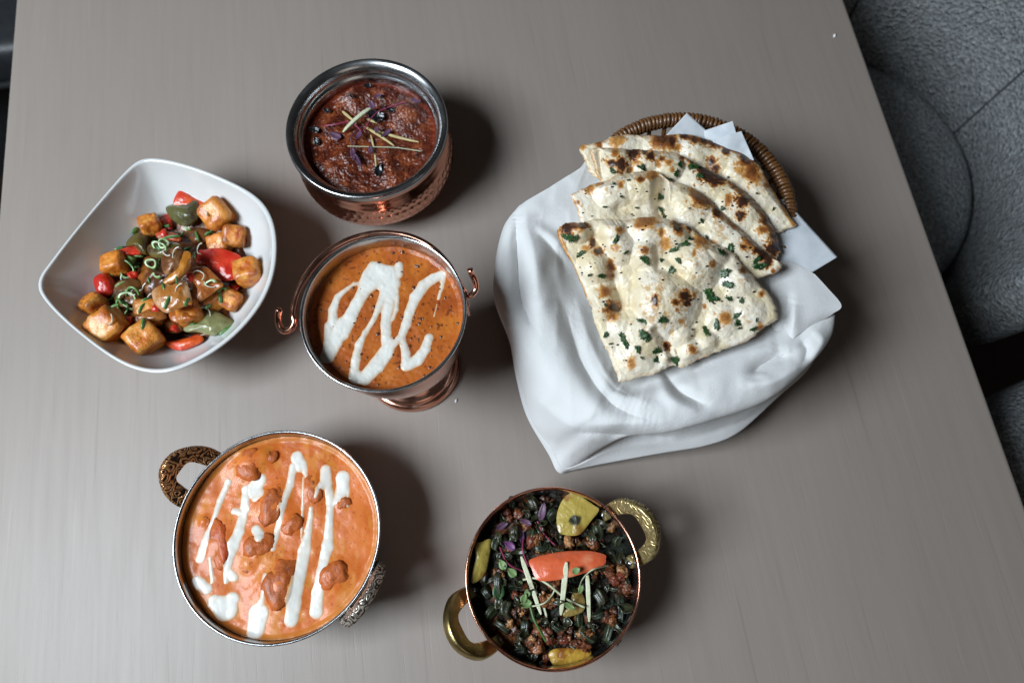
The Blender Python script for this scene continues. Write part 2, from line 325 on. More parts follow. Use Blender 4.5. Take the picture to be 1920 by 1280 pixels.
def tub_chair(name, cx, cy, face, r_in, r_out, zs, ztop, label, a0, a1, group):
    """upholstered tub chair: round seat cushion and a curved shell round its back"""
    root = tag(empty(name, (cx, cy, -0.75), face), label, 'chair', group)
    o = lathe('seat', [(0.0001, zs), (r_in * 0.5, zs + 0.002), (r_in * 0.85, zs - 0.004), (r_in * 0.97, zs - 0.022), (r_in * 0.985, zs - 0.055), (r_in * 0.94, zs - 0.11), (r_in * 0.6, zs - 0.13), (0.0001, zs - 0.13)], M['boucle'], root, 96)
    th = np.linspace(a0, a1, 90)
    prof = cat([(r_in, zs - 0.09), (r_in + 0.004, zs), (r_in + 0.02, (zs + ztop) / 2), (r_in + 0.035, ztop - 0.02), ((r_in + r_out) / 2 + 0.02, ztop), (r_out, ztop - 0.025), (r_out - 0.005, zs), (r_out - 0.03, zs - 0.12), (r_out - 0.06, zs - 0.2), (r_in, zs - 0.2), (r_in, zs - 0.09)], 60)
    V = []
    for i, t in enumerate(th):
        e = min(1.0, min(i, 89 - i) / 9.0); k = math.sqrt(max(0.0, 1 - (1 - e) ** 2)) * 0.5 + 0.5
        low = 1 - 0.35 * (abs((t - (a0 + a1) / 2) / ((a1 - a0) / 2)) ** 2.5)
        rm = (r_in + r_out) / 2
        for (r_, z_) in prof:
            rr = rm + (r_ - rm) * k; zz = zs - 0.05 + (z_ - zs + 0.05) * (low if z_ > zs - 0.05 else 1) * (0.75 + 0.25 * k)
            V.append((rr * cos(t), rr * sin(t), zz))
    F = grid_faces(90, 60).tolist(); F.append(list(range(60))); F.append(list(range(89 * 60, 90 * 60))[::-1])
    back = mk('backrest', np.array(V), F, M['boucle'], root)
    bm = bmesh.new(); bm.from_mesh(back.data); bmesh.ops.recalc_face_normals(bm, faces=bm.faces); bm.to_mesh(back.data); bm.free()
    for t in (a0 + (a1 - a0) * 0.36, a0 + (a1 - a0) * 0.64):
        pth = []
        for (r_, z_) in prof[2:26]:
            low = 1 - 0.35 * (abs((t - (a0 + a1) / 2) / ((a1 - a0) / 2)) ** 2.5)
            zz = zs - 0.05 + (z_ - zs + 0.05) * (low if z_ > zs - 0.05 else 1); pth.append((r_ * cos(t), r_ * sin(t), zz))
        tube('seam', pth, 0.0014, M['seam'], back, 6)
    for k in range(4):
        a = pi / 4 + k * pi / 2
        tube('leg', [(0.17 * cos(a), 0.17 * sin(a), zs - 0.12), (0.21 * cos(a), 0.21 * sin(a), 0.001)], [0.018, 0.011], M['floor'], root, 12)
    return root
# ch: centre of the round seat under the table's right edge
tub_chair('tub_chair', 0.433, 0.393, 0.0, 0.18, 0.28, 0.56, 0.79, 'grey woolly tub chair with round seat at the upper right of the table', radians(-66), radians(150), 'tub chairs beside the table')
tub_chair('tub_chair', 0.575, -0.105, 0.0, 0.215, 0.30, 0.668, 0.70, 'second grey woolly tub chair, only a sliver showing lower down the right edge', radians(-150), radians(20), 'tub chairs beside the table')
bp = P(12, 96, -0.33)
bench = tag(empty('bench', (bp.x - 0.4, bp.y + 0.3, -0.75)), 'charcoal leather bench in the dark beyond the table, upper left corner', 'bench')
o = rbox('seat', (-0.5, -0.30, 0.34), (0.48, 0.35, 0.42), M['leather'], bench, 0.03, 5)
o = rbox('base', (-0.48, -0.22, 0.001), (0.45, 0.33, 0.338), M['leather'], bench, 0.005)
tube('piping', [(-0.49, -0.302, 0.352), (0.0, -0.303, 0.352), (0.47, -0.302, 0.352)], 0.006, M['leather'], bench, 10)

# ---------------------------------------------------------------- vessels
def vessel(name, X, Y, h, label, cat_): 
    D = CAMH - h
    return tag(empty(name, (X * D, Y * D, 0)), label, cat_), D
# 1 hammered copper pot
HP = 0.070; pot, D = vessel('copper_pot', -0.15335, 0.71825, HP, 'round hammered copper pot with wide steel rim, holding dark red curry', 'pot'); RP = 0.13433 * D
def dimples(rr, zz, th):
    z0, z1 = 0.006, HP - 0.026
    w = sst(z0, z0 + 0.006, zz) * (1 - sst(z1 - 0.004, z1, zz)); row = 0.0058
    ri = np.floor(zz / row); n = 62; ph = th / (2 * pi) * n + 0.5 * (ri % 2); fx = (ph - np.floor(ph) - 0.5) / 0.5; fz = (zz / row - ri - 0.5) / 0.5
    return -0.0011 * w * np.clip(1 - 0.75 * (fx ** 2 + fz ** 2), 0, 1)
lathe('body', [(0.0001, 0.001), (RP * .55, 0.001), (RP * .70, 0.002), (RP * .86, 0.009), (RP * .985, 0.021), (RP * 1.015, 0.030), (RP * 0.995, 0.040), (RP * .945, 0.048), (RP * .915, 0.053), (RP * .925, 0.058), (RP * .95, 0.0625)], M['copper'], pot, 496, dens=8, fn=dimples)
lathe('rim', [(RP * .93, HP - .0085), (RP * .985, HP - .0068), (RP * 1.0, HP - .0035), (RP * .992, HP - .0008), (RP * .97, HP), (RP * .93, HP - .0008), (RP * .895, HP - .003), (RP * .875, HP - .0055)], M['steel'], pot, 160, dens=4)
lathe('lining', [(RP * .876, HP - .0057), (RP * .872, HP - .0085), (RP * .852, HP - .0105), (RP * .835, HP - .012), (RP * .828, HP - .016), (RP * .84, HP - .024), (RP * .88, HP - .034), (RP * .85, .016), (RP * .6, .006), (0.0001, .005)], M['steel'], pot, 160, dens=3)
POT = (pot.location.x, pot.location.y, RP)
# 2 footed copper bucket
HB = 0.130; buc, D = vessel('copper_bucket', -0.1558, 0.39066, HB, 'small footed copper bucket with wire handle, full of creamy lentil curry', 'bucket'); RB = 0.12648 * D
lathe('body', [(RB * .985, HB - .0035), (RB * .955, HB - .009), (RB * .95, HB - .012), (RB * .93, .100), (RB * .86, .078), (RB * .72, .058), (RB * .50, .044), (RB * .32, .036), (RB * .29, .031)], M['copper'], buc, 160, dens=5)
lathe('foot', [(RB * .29, .0308), (RB * .32, .0245), (RB * .44, .0175), (RB * .56, .0132), (RB * .635, .0112), (RB * .655, .0094), (RB * .652, .0076), (RB * .70, .0064), (RB * .722, .0040), (RB * .715, .001), (RB * .5, .001), (0.0001, .002)], M['copper'], buc, 160, dens=5)
lathe('rim', [(RB * .983, HB - .0034), (RB * 1.0, HB - .0022), (RB * 1.0, HB - .0006), (RB * .985, HB), (RB * .962, HB - .0006), (RB * .952, HB - .0025)], M['steel'], buc, 160, dens=4)
lathe('lining', [(RB * .952, HB - .0026), (RB * .938, HB - .008), (RB * .915, .100), (RB * .84, .079), (RB * .68, .060), (RB * .4, .048), (0.0001, .046)], M['steel'], buc, 128, dens=3)
BUC = (buc.location.x, buc.location.y, RB)
def loc_path(root, pts):  # points of the place -> local to the root
    return [tuple(Vector(p) - root.location) for p in pts]
def ring_pt(a, r, z): return (r * cos(a), r * sin(a), z)
hp = [(112, 557, .118), (103, 600, .113), (112, 660, .108), (142, 690, .106), (182, 678, .106), (203, 635, .107), (196, 580, .108), (216, 480, .109), (270, 362, .110), (372, 236, .110), (505, 145, .111), (650, 98, .111), (790, 88, .111), (930, 114, .111), (1050, 178, .110), (1148, 276, .109), (1208, 372, .108), (1236, 430, .107), (1262, 470, .106), (1292, 470, .106), (1318, 438, .107), (1318, 390, .110), (1297, 342, .114), (1284, 314, .118)]
tube('handle', loc_path(buc, [P(*c3(x, y), z + HB - .112) for x, y, z in hp]), 0.0021, M['copper'], buc, 10, 200)
for (x, y) in ((212, 672), (1262, 486)):
    q = P(*c3(x, y), HB - 0.009) - buc.location; a = math.atan2(q.y, q.x)
    V = []; F = []
    out = [(-.0085, -.015), (-.0075, -.02), (.0075, -.02), (.0085, -.015), (.0075, .0), (.0045, .0055), (-.0045, .0055), (-.0075, .0)]
    for dr in (0.0, 0.0016):
        for (t_, z_) in out: V.append((RB * .975 + dr, t_, HB - 0.006 + z_))
    n = len(out); F = [list(range(n))[::-1], list(range(n, 2 * n))] + [[i, (i + 1) % n, n + (i + 1) % n, n + i] for i in range(n)]
    lug = mk('lug', np.array(V), F, M['copper'], buc, smooth=False); lug.rotation_euler = (0, 0, a)
    for zz in (-.004, -.016):
        s = mk('rivet', ICO2 * np.array([.0012, .0019, .0019]) + np.array([RB * .975 + .0018, 0, HB - .006 + zz]), ICO2F, M['copper'], lug)
# handled dishes: steel and copper
def loop_handle(root, a, R_, z, half, out, width, thick, tilt, mats, n=46):
    """flat cast loop standing out from the rim; lies in a plane tilted up by tilt"""
    t = np.linspace(-0.10 * pi, 1.10 * pi, n); ca, sa = np.cos(t), np.sin(t)
    A, B = half, out - width / 2
    cx = A * np.sign(ca) * np.abs(ca) ** 0.85; cy = B * np.sign(sa) * np.abs(sa) ** 0.85
    tx = np.gradient(cx); ty = np.gradient(cy); l = np.hypot(tx, ty); nx, ny = ty / l, -tx / l
    V = []
    for i in range(n):
        w = width * (1.0 + 0.10 * sin(5 * t[i])) / 2
        sec = [(-w, -thick / 2), (w * .8, -thick / 2), (w * 1.06, -thick * .2), (w * 1.04, thick * .3), (w * .9, thick / 2), (-w * .2, thick / 2 * .96), (-w * .96, thick / 2), (-w * 1.03, 0)]
        for (s_, q_) in sec:
            yy = cy[i] + s_ * ny[i]; V.append((cx[i] + s_ * nx[i], yy * cos(tilt) - q_ * sin(tilt), yy * sin(tilt) + q_ * cos(tilt)))
    m_ = 8; F = grid_faces(n, m_, True).tolist(); F.append(list(range(m_))); F.append(list(range((n - 1) * m_, n * m_))[::-1])
    o = mk('handle', np.array(V), F, mats, root); o.location = (R_ * cos(a), R_ * sin(a), z); o.rotation_euler = (0, 0, a - pi / 2)
    bm = bmesh.new(); bm.from_mesh(o.data); bmesh.ops.recalc_face_normals(bm, faces=bm.faces); bm.to_mesh(o.data); bm.free()
    md = o.modifiers.new('soft', 'BEVEL'); md.width = 0.0008; md.segments = 2; md.limit_method = 'ANGLE'; md.angle_limit = radians(35)
    for sg in (-1, 1):
        mk('rivet', ICO2 * np.array([.0024, .0016, .0024]) + np.array([sg * half, -(R_ - R_ * .955) - .0015 - half * half / (2 * R_), -.003]), ICO2F, M['steel'], o)
    return o
HK = 0.055; kad, D = vessel('handled_dish', -0.33053, 0.08875, HK, 'steel dish with etched brown brass handles, holding orange chicken curry', 'dish'); RK = 0.14303 * D
lathe('rim', [(RK * .985, HK - .0032), (RK * 1.0, HK - .002), (RK * 1.0, HK - .0006), (RK * .988, HK), (RK * .972, HK - .0008), (RK * .964, HK - .003)], M['steel'], kad, 192, dens=4)
lathe('body', [(RK * .984, HK - .0033), (RK * .975, HK - .012), (RK * .94, .030), (RK * .84, .014), (RK * .66, .004), (RK * .5, .001), (0.0001, .001)], M['steel'], kad, 160, dens=4)
lathe('lining', [(RK * .964, HK - .0031), (RK * .955, HK - .012), (RK * .92, .030), (RK * .82, .016), (RK * .64, .006), (0.0001, .004)], M['steel'], kad, 160, dens=3)
loop_handle(kad, radians(140), RK * .985, HK - .012, .0168, .0325, .0112, .0075, radians(50), M['brass_etched'])
loop_handle(kad, radians(-41), RK * .985, HK - .012, .0175, .034, .0112, .0070, radians(72), M['brass_reflect'])['label'] = 'etched brass handle, silvery reflection put into its colour'
KAD = (kad.location.x, kad.location.y, RK)
HR = 0.055; kar, D = vessel('handled_dish', 0.03574, -0.02079, HR, 'copper dish with yellow brass handles, holding dark okra and vegetables', 'dish'); RR = 0.11787 * D
lathe('rim', [(RR * .985, HR - .0030), (RR * 1.0, HR - .0018), (RR * 1.0, HR - .0006), (RR * .988, HR), (RR * .972, HR - .0008), (RR * .964, HR - .003)], M['copper'], kar, 192, dens=4)
lathe('body', [(RR * .984, HR - .0031), (RR * .975, HR - .012), (RR * .94, .030), (RR * .84, .014), (RR * .66, .004), (RR * .5, .001), (0.0001, .001)], M['copper'], kar, 160, dens=4)
lathe('lining', [(RR * .964, HR - .0031), (RR * .955, HR - .012), (RR * .92, .030), (RR * .82, .016), (RR * .64, .006), (0.0001, .004)], M['steel'], kar, 160, dens=3)
loop_handle(kar, radians(201), RR * .985, HR - .010, .0185, .029, .0095, .0078, radians(50), M['brass_plain'])
loop_handle(kar, radians(20), RR * .985, HR - .010, .0185, .029, .0095, .0078, radians(50), M['brass_gold'])
KAR = (kar.location.x, kar.location.y, RR)
# white bowl: rounded square, corners pulled up
HW = 0.061
bo = [(690, 65), (900, 110), (1100, 190), (1250, 270), (1330, 370), (1362, 500), (1355, 650), (1310, 800), (1200, 960), (1040, 1100), (850, 1200), (720, 1222), (560, 1190), (380, 1070), (200, 920), (100, 800), (88, 740), (130, 660), (250, 500), (400, 320), (520, 180), (600, 100)]
bo[15:18] = [(112, 820), (90, 775), (88, 735), (104, 692), (140, 645)]
BO = np.array([P(*c2(x, y), HW)[:2] for x, y in bo])
BC = BO.mean(0); BO = cat(BO, 220, True); BO = sum(np.roll(BO, k, 0) for k in range(-6, 7)) / 13
bowl = tag(empty('square_bowl', (BC[0], BC[1], 0)), 'white square china bowl with rounded corners, holding glazed paneer and peppers', 'bowl')
def bowl_loft(name, lv):
    lv = cat(lv, 44); rel = BO - BC; rm = np.hypot(rel[:, 0], rel[:, 1]); V = []
    circ = rel / rm[:, None] * rm.mean()
    for s_, z_ in lv:
        k = min(1.0, max(0.0, (1 - s_) * 1.3)) * 0.7; V.append(np.concatenate([(rel * (1 - k) + circ * k) * s_, np.full((len(rel), 1), z_)], 1))
    return mk(name, np.concatenate(V), grid_faces(len(lv), len(rel), True), M['china'], bowl)
bowl_loft('body', [(0.0005, .001), (.40, .001), (.44, .001), (.455, .004), (.56, .010), (.74, .024), (.87, .040), (.955, HW - .009), (.990, HW - .0035), (1.0, HW - .0014), (.996, HW - .0003), (.984, HW), (.968, HW - .0005), (.956, HW - .0028), (.915, HW - .011), (.82, .037), (.69, .0245), (.53, .0165), (.35, .0142), (.15, .014), (0.0005, .014)])
o = bpy.data.objects['body.003'] if 'body.003' in bpy.data.objects else None
# ---------------------------------------------------------------- food in the dishes
def disc(name, cx, cy, r, zf, colf, mat_, nr=120, ns=360):
    rr = (np.linspace(0, 1, nr) ** 0.75)[:, None] * r + 0.00001; th = np.linspace(0, 2 * pi, ns, endpoint=False)[None]
    x = cx + rr * np.cos(th); y = cy + rr * np.sin(th); z = zf(x, y); C = colf(x, y, z)
    V = np.stack([x - cx, y - cy, z], -1).reshape(-1, 3)
    return mk(name, V, grid_faces(nr, ns, True), mat_, None, C.reshape(-1, 3), loc=(cx, cy, 0))
def seg_d(x, y, a, b, ra, rb):
    ax, ay = a; bx, by = b; dx, dy = bx - ax, by - ay; L = dx * dx + dy * dy + 1e-12
    t = np.clip(((x - ax) * dx + (y - ay) * dy) / L, 0, 1)
    return np.hypot(x - ax - t * dx, y - ay - t * dy) - (ra + (rb - ra) * t)
def drizzle(name, strokes, cf, z, scale, zf, hmax, label, group, tint=(0.66, 0.645, 0.60), seed=1, fade=None):
    """poured cream: branching ribbons with a rounded thickness lying on the sauce"""
    S = []
    for pts, rad in strokes:
        w = [P(*cf(*p), z)[:2] for p in pts]; r_ = [q * scale for q in rad]
        if len(w) == 1: S.append((w[0], w[0], r_[0], r_[0]))
        for i in range(len(w) - 1): S.append((w[i], w[i + 1], r_[i], r_[i + 1]))
    A = np.array([s[0] for s in S] + [s[1] for s in S]); mxr = max(max(s[2], s[3]) for s in S) + 0.002
    lo = A.min(0) - mxr; hi = A.max(0) + mxr; st = 0.0005
    gx = np.arange(lo[0], hi[0], st); gy = np.arange(lo[1], hi[1], st); X, Y = np.meshgrid(gx, gy, indexing='ij')
    d = np.full(X.shape, 1.0); k = 0.0011
    for s in S:
        e = seg_d(X, Y, *s); h = np.clip(0.5 + 0.5 * (e - d) / k, 0, 1); d = e * (1 - h) + d * h - k * h * (1 - h)
    d = d + 0.00045 * fbm(v3(X, Y, seed), 260, 3, seed)
    q = -d; H = np.where(q > 0, hmax * (1 - np.exp(-q / 0.0016)), q * 0.5) 
    Z = zf(X, Y) * 1.0 + H
    keep = q > -0.0009
    fk = keep[:-1, :-1] & keep[1:, :-1] & keep[1:, 1:] & keep[:-1, 1:]
    F = grid_faces(*X.shape)[fk.ravel()]; used = np.unique(F); mp = np.full(X.size, -1); mp[used] = np.arange(len(used))
    C = np.tile(np.array(tint), (X.size, 1)); edge = np.exp(-np.clip(q, 0, 1) / 0.0010).ravel()
    if fade is not None: C = mixc(C, fade, np.clip(edge * 1.0 + 0.16 * fbm(v3(X, Y, 3).reshape(-1, 3), 160, 3, seed + 2), 0, 1))
    V = np.stack([X, Y, Z], -1).reshape(-1, 3)[used]; c = V.mean(0); c[2] = 0
    o = mk(name, V - c, mp[F], M['cream'], None, C[used], loc=tuple(c))
    return tag(o, label, 'cream', group)
def bumps(lst, x, y):
    z = 0
    for (bx, by, r, h) in lst: z = z + h * np.exp(-((x - bx) ** 2 + (y - by) ** 2) / (r * r))
    return z
# --- dark red curry in the copper pot
ZP = HP - 0.0165
pb = [(*P(*c1(x, y), ZP)[:2], r * K / 3.555 * 1.0 * 1.05, h) for x, y, r, h in [(590, 330, 120, .008), (940, 450, 110, .006), (480, 800, 150, .005), (800, 760, 110, .004), (420, 560, 110, .004), (860, 900, 100, .004), (760, 340, 90, .004), (560, 640, 90, .003)]]
def pot_z(x, y):
    r = np.hypot(x - POT[0], y - POT[1]) / POT[2]
    return ZP - .003 + bumps(pb, x, y) * (1 - sst(.72, .84, r)) + (0.0024 * fbm(v3(x, y, 1), 90, 4, 3) + 0.0013 * np.abs(fbm(v3(x, y, 2), 330, 3, 4))) * (1 - .8 * sst(.76, .83, r))
def pot_c(x, y, z):
    n = fbm(v3(x, y, 5), 160, 4, 8); n2 = fbm(v3(x, y, 9), 600, 3, 12); r = np.hypot(x - POT[0], y - POT[1]) / POT[2]
    C = np.zeros(x.shape + (3,)) + np.array([0.10, 0.017, 0.006])
    C = mixc(C, (0.21, 0.052, 0.018), sst(-.05, .5, n + 0.6 * n2)); C = mixc(C, (0.055, 0.010, 0.005), sst(.05, .5, -n + .3 * n2))
    C = mixc(C, (0.30, 0.10, 0.04), sst(.42, .62, n2) * .6)
    return mixc(C, (0.16, 0.018, 0.005), sst(.74, .82, r) * .8)
tag(disc('curry', POT[0], POT[1], POT[2] * .832, pot_z, pot_c, M['curry'], 170, 460), 'thick dark red curry with meat lumps, filling the hammered copper pot', 'curry')
# --- lentil curry in the bucket
ZB = HB - 0.013
def buc_z(x, y):
    r = np.hypot(x - BUC[0], y - BUC[1]) / BUC[2]
    return ZB + 0.0006 * fbm(v3(x, y, 1), 110, 3, 21) + 0.00018 * fbm(v3(x, y, 4), 420, 3, 24) + 0.0012 * sst(.88, .94, r)
def buc_c(x, y, z):
    n = fbm(v3(x, y, 2), 70, 4, 30); n2 = fbm(v3(x, y, 3), 420, 3, 31)
    C = np.zeros(x.shape + (3,)) + np.array([0.36, 0.085, 0.012]); C = mixc(C, (0.44, 0.125, 0.017), sst(0, .5, n)); C = mixc(C, (0.25, 0.048, 0.008), sst(.05, .5, -n) * .8)
    return mixc(C, (0.11, 0.025, 0.009), sst(.36, .55, n2) * .8)
tag(disc('lentil_curry', BUC[0], BUC[1], BUC[2] * .938, buc_z, buc_c, M['sauce'], 130, 400), 'smooth orange brown lentil curry filling the footed bucket', 'curry')
V = []; F = []; n0 = 0
for k in range(150):
    a = R.uniform(0, 2 * pi); r = BUC[2] * .9 * math.sqrt(R.random()); x, y = BUC[0] + r * cos(a), BUC[1] + r * sin(a); s = R.uniform(.0009, .0021)
    z = float(buc_z(np.array(x), np.array(y))) - s * R.uniform(.5, .9); t = R.uniform(0, pi)
    q = ICO2 * np.array([s * 1.35, s, s * .8]); q = np.stack([q[:, 0] * cos(t) - q[:, 1] * sin(t), q[:, 0] * sin(t) + q[:, 1] * cos(t), q[:, 2]], 1) + np.array([x - BUC[0], y - BUC[1], z])
    V.append(q); F += [[i + n0 for i in f] for f in ICO2F]; n0 += len(ICO2)
o = mk('lentils', np.concatenate(V), F, M['bean'], None, loc=(BUC[0], BUC[1], 0)); tag(o, 'dark whole lentils dotted through the orange brown curry in the bucket', 'lentils', None, 'stuff')
dal = [([(690, 300), (670, 350), (640, 400)], [42, 48, 44]), ([(848, 292), (838, 340)], [28, 34]), ([(720, 320), (790, 335), (810, 400)], [52, 50, 48]), ([(790, 400), (790, 480)], [54, 46]), ([(690, 350), (760, 390), (800, 450)], [56, 60, 46]),
       ([(700, 390), (640, 430), (590, 520), (540, 620), (495, 700)], [46, 42, 38, 44, 52]), ([(500, 650), (440, 760), (408, 850)], [50, 55, 44]), ([(412, 655), (430, 760)], [26, 45]),
       ([(440, 640), (440, 560), (470, 480), (530, 430), (570, 402), (608, 397)], [34, 28, 22, 13, 10, 12]), ([(770, 450), (730, 530), (690, 620), (640, 700), (600, 780), (580, 870), (570, 960)], [44, 22, 17, 17, 24, 28, 30]),
       ([(580, 970), (640, 990)], [42, 35]), ([(640, 975), (710, 900), (770, 820), (790, 760)], [40, 50, 46, 34]), ([(770, 760), (765, 650), (775, 580), (790, 500)], [34, 32, 34, 40]), ([(805, 620), (832, 560), (835, 480)], [12, 14, 16]),
       ([(790, 790), (860, 730), (890, 650), (910, 580), (950, 480), (1000, 410), (1060, 368), (1105, 345)], [28, 22, 30, 30, 35, 36, 32, 30]), ([(1118, 345), (1112, 420), (1090, 490)], [20, 13, 9]), ([(1080, 525), (1062, 600)], [5, 4]), ([(1040, 670)], [6]),
       ([(868, 745), (888, 830), (890, 900)], [22, 26, 30]), ([(890, 905), (960, 870), (1010, 800), (1030, 730)], [34, 36, 30, 26])]
drizzle('cream', dal, c3, ZB, 1.06 * K * 0.90 / 3.281, buc_z, 0.0007, 'white cream zigzag poured over the lentil curry in the bucket', 'cream on the curries', seed=4, fade=(0.52, 0.30, 0.14))
# --- chicken curry in the steel dish
ZK = HK - 0.0095
kb = [(520, 250, 75, 88, 20), (612, 205, 52, 48, 0), (640, 455, 62, 98, -12), (368, 660, 45, 130, 3), (565, 672, 72, 62, 10), (740, 560, 55, 46, 30), (680, 880, 82, 132, -12), (965, 825, 72, 62, 20), (850, 375, 42, 72, 10), (515, 770, 36, 46, 0), (285, 550, 30, 27, 0), (1012, 452, 34, 30, 0)]
kbump = [(*P(*c4(x, y), ZK)[:2], (rx + ry) * .5 * K / 2.783 * 1.0, min(rx, ry) * K / 2.783 * .46) for x, y, rx, ry, _ in kb]
def kad_z(x, y):
    r = np.hypot(x - KAD[0], y - KAD[1]) / KAD[2]
    return ZK + 0.0010 * fbm(v3(x, y, 1), 60, 3, 41) + 0.00012 * fbm(v3(x, y, 4), 300, 3, 44) + bumps(kbump, x, y) + 0.0012 * sst(.9, .955, r)
def kad_c(x, y, z):
    n = fbm(v3(x, y, 2), 45, 4, 50); n2 = fbm(v3(x * 1.6, y * .8, 3), 120, 4, 51); n3 = fbm(v3(x, y, 6), 700, 2, 54)
    C = np.zeros(x.shape + (3,)) + np.array([0.52, 0.120, 0.018]); C = mixc(C, (0.60, 0.158, 0.032), sst(.0, .5, n)); C = mixc(C, (0.44, 0.100, 0.013), sst(.05, .45, -n) * .8)
    C = mixc(C, (0.55, 0.195, 0.028), sst(.1, .45, n2) * .7); C = mixc(C, (0.32, 0.05, 0.015), sst(.5, .62, n3) * .7)
    r = np.hypot(x - KAD[0], y - KAD[1]) / KAD[2]; return mixc(C, (0.47, 0.17, 0.03), sst(.88, .94, r) * .7)
tag(disc('chicken_curry', KAD[0], KAD[1], KAD[2] * .957, kad_z, kad_c, M['sauce'], 140, 420), 'bright orange creamy curry filling the steel dish', 'curry')
clab = ['big sauced chicken piece near the top rim of the orange curry', 'brown chicken piece touching the big one near the top rim', 'oval brown chicken piece in the upper middle of the orange curry', 'long narrow red chicken piece at the left of the orange curry', 'rounded chicken piece in the middle with cream on its top', 'small orange chicken piece right of the middle', 'largest dark brown chicken piece low in the orange curry', 'chicken piece at the lower right near the silvery handle', 'small upright chicken piece between two cream streaks', 'small dark chicken lump above the largest piece', 'tiny browned chicken bit nearest the left rim', 'tiny red brown chicken bit under the right cream streak']
for i, (x, y, rx, ry, rz) in enumerate(kb):
    q = P(*c4(x, y), ZK + .002); s = K / 2.783; hz = min(rx, ry) * s * .52
    dk = (.35, .65, .6, .7, .5, .4, .75, .45, .5, .75, .6, .7)[i]
    def cf(Vv, dk=dk, i=i):
        n = fbm(Vv * np.array([2.2, .7, 1.5]) + i * 5, 1.5, 4, 60 + i); C = np.zeros((len(Vv), 3)) + np.array([0.47, 0.108, 0.020]); C = mixc(C, (0.27, 0.065, 0.016) if i != 3 else (0.36, 0.035, 0.012), np.clip(dk * .9 * sst(-.25, .5, n + .35 * Vv[:, 2] + .45 * Vv[:, 0]), 0, 1) * sst(.05, .45, Vv[:, 2]))  # browned meat, with the right side's shading put into the colour
        return mixc(C, (0.10, 0.024, 0.008), sst(.15, .5, fbm(Vv + i, 3.0, 4, 80 + i)) * dk * .8 * sst(.1, .5, Vv[:, 2]))
    o = lump('chicken_piece', (q.x, q.y, ZK - .0004), (rx * s * 1.1, ry * s * 1.03, hz), M['chicken'], (0, 0, radians(rz)), 2.3, .34, 1.4, 100 + i, cf, 4, 3)
    tag(o, clab[i], 'chicken', 'chicken pieces in the orange curry')
def kad_top(x, y):
    z = kad_z(x, y)
    for (bx, by, rx, ry, rz) in kb:
        q = P(*c4(bx, by), ZK + .002); s = K / 2.783; t = radians(rz); dx, dy = x - q.x, y - q.y; u = (dx * cos(t) + dy * sin(t)) / (rx * s); w = (-dx * sin(t) + dy * cos(t)) / (ry * s)
        z = np.maximum(z, ZK - .0004 + min(rx, ry) * s * .55 * np.clip(1 - np.hypot(u, w) ** 2.3, 0, 1) ** .5 * (np.hypot(u, w) < 1))
    return z
but = [([(410, 345), (370, 440), (330, 560), (290, 660), (268, 740)], [19, 16, 13, 20, 24]), ([(582, 330), (545, 385)], [30, 40]), ([(505, 380), (500, 480), (470, 600), (440, 680), (412, 760), (400, 860)], [22, 24, 26, 32, 22, 13]), ([(445, 495), (490, 500)], [17, 16]), ([(580, 400), (552, 430)], [22, 16]),
       ([(770, 215), (790, 262)], [32, 30]), ([(752, 260), (735, 360), (700, 470), (670, 590), (648, 690)], [20, 19, 16, 15, 13]), ([(800, 250), (818, 310)], [24, 10]), ([(806, 320), (800, 480), (794, 640)], [7, 6, 5]),
       ([(920, 280), (925, 350)], [27, 30]), ([(900, 360), (860, 450)], [18, 7]), ([(845, 480), (830, 600), (810, 700), (790, 830), (760, 960), (742, 1060)], [11, 18, 32, 30, 34, 34]), ([(930, 360), (945, 440), (940, 560), (930, 680), (900, 800), (880, 920), (872, 1020)], [20, 22, 19, 30, 23, 28, 32]),
       ([(1010, 320), (1010, 390)], [35, 33]), ([(1000, 400), (955, 465)], [26, 14]), ([(1036, 390), (1036, 470)], [9, 8]), ([(560, 590), (582, 622)], [24, 28]), ([(250, 860), (300, 900)], [28, 28]), ([(340, 965), (400, 1000), (432, 955)], [34, 56, 34]),
       ([(572, 1030), (556, 1110)], [50, 44]), ([(612, 830), (596, 950), (572, 1010)], [13, 13, 30]), ([(420, 825), (442, 840)], [26, 22]), ([(318, 740), (330, 860)], [9, 11])]
drizzle('cream', but, c4, ZK, K * 1.08 / 2.783, kad_top, 0.0006, 'white cream streaks poured over the orange chicken curry', 'cream on the curries', seed=11, fade=(0.56, 0.29, 0.12))

# ---------------------------------------------------------------- garnish builders
def stick(name, a, b, w, h, mat_, label, group, bend=0.0, tap=0.75, lift=0.0):
    """ginger julienne: a cut strip with four sides, slightly bowed"""
    a, b = Vector(a), Vector(b); n = 9; w = w * .82; h = h * .9; d = b - a; s = Vector((-d.y, d.x, 0)).normalized(); V = []
    for i in range(n):
        t = i / (n - 1); c = a + d * t + s * bend * (1 - (2 * t - 1) ** 2) + Vector((0, 0, lift * (1 - (2 * t - 1) ** 2))); k = (1 - (1 - tap) * abs(2 * t - 0.7)) * (0.55 if i in (0, n - 1) else 1)
        for sx, sz in ((-1, -1), (1, -1), (1, 1), (-1, 1)): V.append(c + s * (sx * w * k / 2) + Vector((0, 0, sz * h * k / 2)))
    V = np.array([v_[:] for v_ in V]); F = grid_faces(n, 4, True).tolist() + [[0, 1, 2, 3], [(n - 1) * 4 + 3, (n - 1) * 4 + 2, (n - 1) * 4 + 1, (n - 1) * 4]]
    c = V.mean(0); o = mk(name, V - c, F, mat_, None, smooth=False, loc=tuple(c))
    md = o.modifiers.new('soft', 'BEVEL'); md.width = w * .16; md.segments = 2
    return tag(o, label, 'ginger', group)
